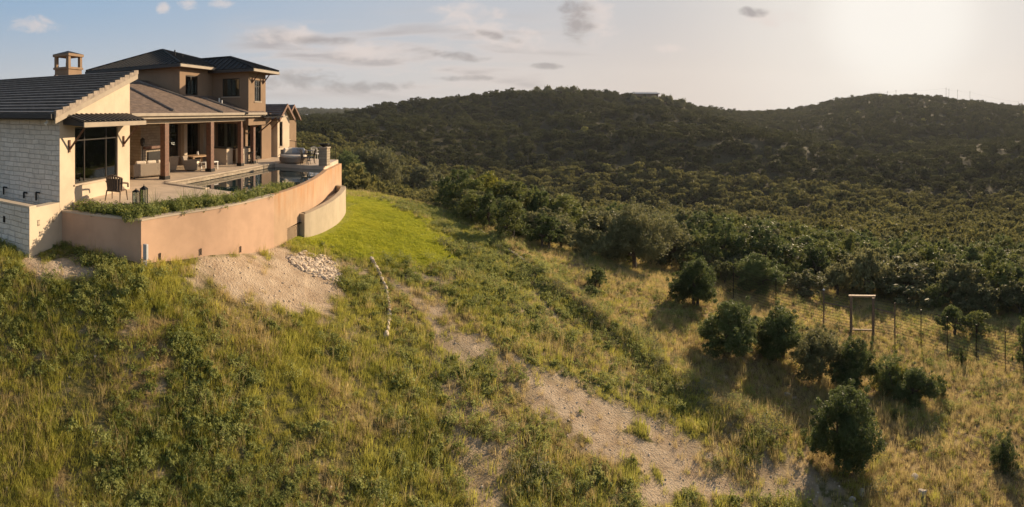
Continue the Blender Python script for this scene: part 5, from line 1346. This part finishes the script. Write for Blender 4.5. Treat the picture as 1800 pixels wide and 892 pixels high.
def planter_plants():
    g = np.random.default_rng(8); mid = offset(CV[:NS + 8], .65); W = wg(.4, .5)
    tall = [tuft(301, 46, .55, .12, .016, G_weed, .9), tuft(302, 40, .75, .08, .012, G_weed, .6)]; low = [weed(303, 26, .26, .34, .04, G_weed), weed(304, 22, .30, .30, .045, G_weed), weed(305, 22, .22, .36, .035, G_green)]
    pts = [(mid[int(i)].x, mid[int(i)].y) for i in np.linspace(0, len(mid) - 1, 26)] + [(W.x + (mid[0].x - W.x) * k / 9, W.y + (mid[0].y - W.y) * k / 9 + .35) for k in range(9)]
    for i, (x, y) in enumerate(pts):
        for q in range(3):
            o = bpy.data.objects.new('planter_shrub', low[(i + q) % 3]); COL.objects.link(o); o.location = (x + g.uniform(-.35, .35), y + g.uniform(-.3, .3), ZC - .05); s = g.uniform(.8, 1.25) * (.8 if i > 20 and i < 26 else 1)
            o.scale = (s, s, s); o.rotation_euler = (0, 0, g.random() * 6); tag(o, 'low dark green shrub trailing in the curved terrace planter', 'plant', 'low shrubs filling the terrace planter')
    for i, k in enumerate((3, 8, 11, 13, 15, 16, 18, 20, 21, 23, 27, 31)):
        x, y = mid[k].x, mid[k].y; o = bpy.data.objects.new('ornamental_grass', tall[i % 2]); COL.objects.link(o); o.location = (x + g.uniform(-.3, .2), y, ZC); s = g.uniform(.8, 1.3)
        o.scale = (s, s, s); tag(o, 'wispy tall grass rising above the shrubs in the terrace planter', 'plant', 'wispy grasses in the terrace planter')
planter_plants()

def deer_fence():
    Ps = [(1235, 488, 42), (1289, 530, 46), (1364, 553, 50), (1448, 574, 62)]
    t = thing('wire_fence', 'tall wire deer fence with dark posts crossing the golden slope', 'fence')
    left = [P_ground(px, b) for px, b, h in Ps]; gl = P_ground(1496, 585); gr = P_ground(1535, 590)
    right = [P_ground(px, b) for px, b in ((1573, 597), (1619, 611), (1665, 625), (1716, 640), (1767, 653), (1830, 668), (1900, 680))]
    Hh = 2.35
    for p in left + right:
        MB().tube(p - Vector((0, 0, .2)), p + Vector((0, 0, Hh)), .045 if p in (left[-1], right[0]) else .028, None, 7).build('post', M_iron if p not in (left[-1], right[0]) else M_fencewood, t)
    MB().lathe([(.07, 0), (.07, .05), (.02, .09)], left[-1] + Vector((0, 0, Hh)), 8).build('post_cap', M_white, t)
    for k in range(13):
        z = .1 + (Hh - .15) * k / 12
        for line in (left + [gl], [gr] + right):
            mb = MB(); mb.path([p + Vector((0, 0, z)) for p in line], .010, 4); mb.build('wire', M_wire, t)
    mb = MB(); mb.tube(left[-1] + Vector((0, 0, 1.55)), gl + Vector((0, 0, 1.6)), .04); mb.build('brace_rail', M_fencewood, t)
    mb = MB(); mb.tube(gr + Vector((0, 0, 1.75)), right[0] + Vector((0, 0, 1.65)), .04); mb.build('brace_rail', M_fencewood, t)
    t = thing('gate', 'open timber gate frame with pale top beam in the wire fence', 'gate', gl)
    d = gr - gl; rz = math.atan2(d.y, d.x)
    for p in (Vector((0, 0, 0)), d): MB().box(p + Vector((0, 0, 1.1)), (.17, .17, 2.6), rz).build('gate_post', M_fencewood, t, bevel=.01)
    MB().box(d / 2 + Vector((0, 0, 2.44)), (d.length + .3, .19, .10), rz).build('top_beam', M_teak, t, bevel=.01)
    MB().box(d / 2 + Vector((0, 0, .25)), (d.length - .18, .09, .10), rz).build('bottom_rail', M_teak, t, bevel=.01)
deer_fence()

def power_lines():
    """poles along the far ridge, seen against the sky"""
    g = []
    for i, (px, r, h) in enumerate([(1545, 700, 10), (1575, 690, 11), (1663, 600, 14), (1668, 640, 13), (1683, 600, 12), (1705, 610, 12), (1790, 560, 13), (1560, 705, 10)]):
        a = az_of(px); x, y = r * math.sin(a), r * math.cos(a); z = zat(x, y) + (2 if i else 2)
        top = {1663: 154, 1668: 156, 1683: 157, 1705: 160, 1790: 178, 1545: 161, 1575: 158, 1560: 160}[px]; zt = CAMZ + (HZ - top) * r / F; h = zt - z + 3
        t = thing('power_pole', 'slim utility pole with crossarms on the far right ridge', 'pole', (x, y, z - 3), 0, 'utility poles on the far ridge')
        MB().tube((0, 0, 0), (0, 0, h), .22, .14, 6).build('post', M_bark, t)
        for q in (1.0, 2.6): MB().box((0, 0, h - q), (4.6, .2, .2), .5).build('crossarm', M_bark, t)
        g.append((px, Vector((x, y, z - 3 + h - 1))))
    g.sort(key=lambda q: q[0]); t = thing('power_line', 'thin power cables strung between the ridge poles', 'cable')
    for a, b in zip(g[:-1], g[1:]):
        P = [a[1].lerp(b[1], f / 6) - Vector((0, 0, 6 * f / 6 * (1 - f / 6))) for f in range(7)]; MB().path(P, .05, 3).build('cable', M_wire, t)
power_lines()
def far_house(px, top, r, w, h, label, roofm=M_farroof, wallm=M_cream):
    a = az_of(px); x, y = r * math.sin(a), r * math.cos(a); zt = CAMZ + (HZ - top) * r / F; zg = zat(x, y)
    h = 4.0 if r < 500 else h; zb = zg if r < 500 else zt - h - 2
    t = thing('far_house', label, 'house', (x, y, zb), -a)
    MB().box((0, 0, h * .3), (w, w * .5, h * 1.2 + 1)).build('wall', wallm, t)
    mb = MB(); a_, b_ = w * .56, w * .32; z = h * .9 + .9; mb.add([(-a_, -b_, z), (a_, -b_, z), (a_, b_, z), (-a_, b_, z), (-a_ * .75, 0, h + 2), (a_ * .75, 0, h + 2), (-a_, -b_, z - .3), (a_, -b_, z - .3), (a_, b_, z - .3), (-a_, b_, z - .3)],
                   [(0, 1, 5, 4), (1, 2, 5), (2, 3, 4, 5), (3, 0, 4), (6, 7, 1, 0), (7, 8, 2, 1), (8, 9, 3, 2), (9, 6, 0, 3), (9, 8, 7, 6)]); mb.build('roof', roofm, t)
    for k in (-.3, 0, .3): MB().box((k * w, -w * .25 - .05, h * .35), (w * .1, .1, h * .3)).build('window', M_frame, t)
far_house(1133, 157, 432, 24, 2.6, 'low house with pale metal roof among trees on the hill crest', M_farroof, M_tan)
far_house(532, 203, 700, 16, 6, 'small pale distant house at left end of the skyline', M_farroof)
far_house(548, 201, 900, 26, 6, 'long pale distant building on the low far ridge', M_farroof)
far_house(562, 207, 560, 12, 5, 'small tan distant house among woods below the far ridge', M_tileb, M_tan)
def mast():
    a = az_of(653); r = 900; zt = CAMZ + (HZ - 182) * r / F; t = thing('radio_mast', 'thin radio mast standing alone on the low skyline', 'mast', (r * math.sin(a), r * math.cos(a), zt - 24))
    MB().tube((0, 0, 0), (0, 0, 24), .35, .15, 5).build('pole', M_iron, t)
mast()
def hero_trees_on_crest():
    g = random.Random(3)
    for q in range(44):
        px = g.choice([g.uniform(1155, 1200), g.uniform(880, 1110), g.uniform(1150, 1215), g.uniform(800, 900), g.uniform(940, 1010), g.uniform(1112, 1160)])
        r = g.uniform(415, 440) if not 1112 < px < 1160 else g.uniform(404, 412); a = az_of(px); tree('oak', r * math.sin(a), r * math.cos(a), g.uniform(2.6, 5.5), g.uniform(4.5, 8.5), 'taller dark oak standing out against the sky on the crest of the near hill', group='oaks on the crest', k=g.randrange(3))
hero_trees_on_crest()

# ------------------------------------------------------------------ haze of the evening air
def haze():
    mb = MB().box((0, 0, 35), (3700, 3700, 250)); m = bpy.data.materials.new('haze'); m.use_nodes = True; t = NT(m.node_tree); t.n.clear()
    o = t.node('ShaderNodeOutputMaterial'); v = t.node('ShaderNodeVolumePrincipled'); v.inputs['Color'].default_value = (0.86, 0.90, 0.95, 1); v.inputs['Density'].default_value = 0.00013; v.inputs['Anisotropy'].default_value = 0.15
    t.l.new(v.outputs[0], o.inputs['Volume']); h = mb.build('haze', m); tag(h, kind='stuff', label='thin golden evening haze over the hills', cat='haze')
haze()

# every group's empty stands at the base of its thing
bpy.context.view_layer.update()
for o in [q for q in list(COL.objects) if q.type == 'EMPTY' and q.parent is None and q.location.length < 1e-6 and q.children]:
    pts = [c.matrix_world @ Vector(b) for c in o.children for b in c.bound_box]
    lo = Vector([min(p[i] for p in pts) for i in range(3)]); hi = Vector([max(p[i] for p in pts) for i in range(3)])
    o.location = ((lo.x + hi.x) / 2, (lo.y + hi.y) / 2, max(lo.z, -3))
    for c in o.children: c.matrix_parent_inverse = Matrix.Translation(-o.location)
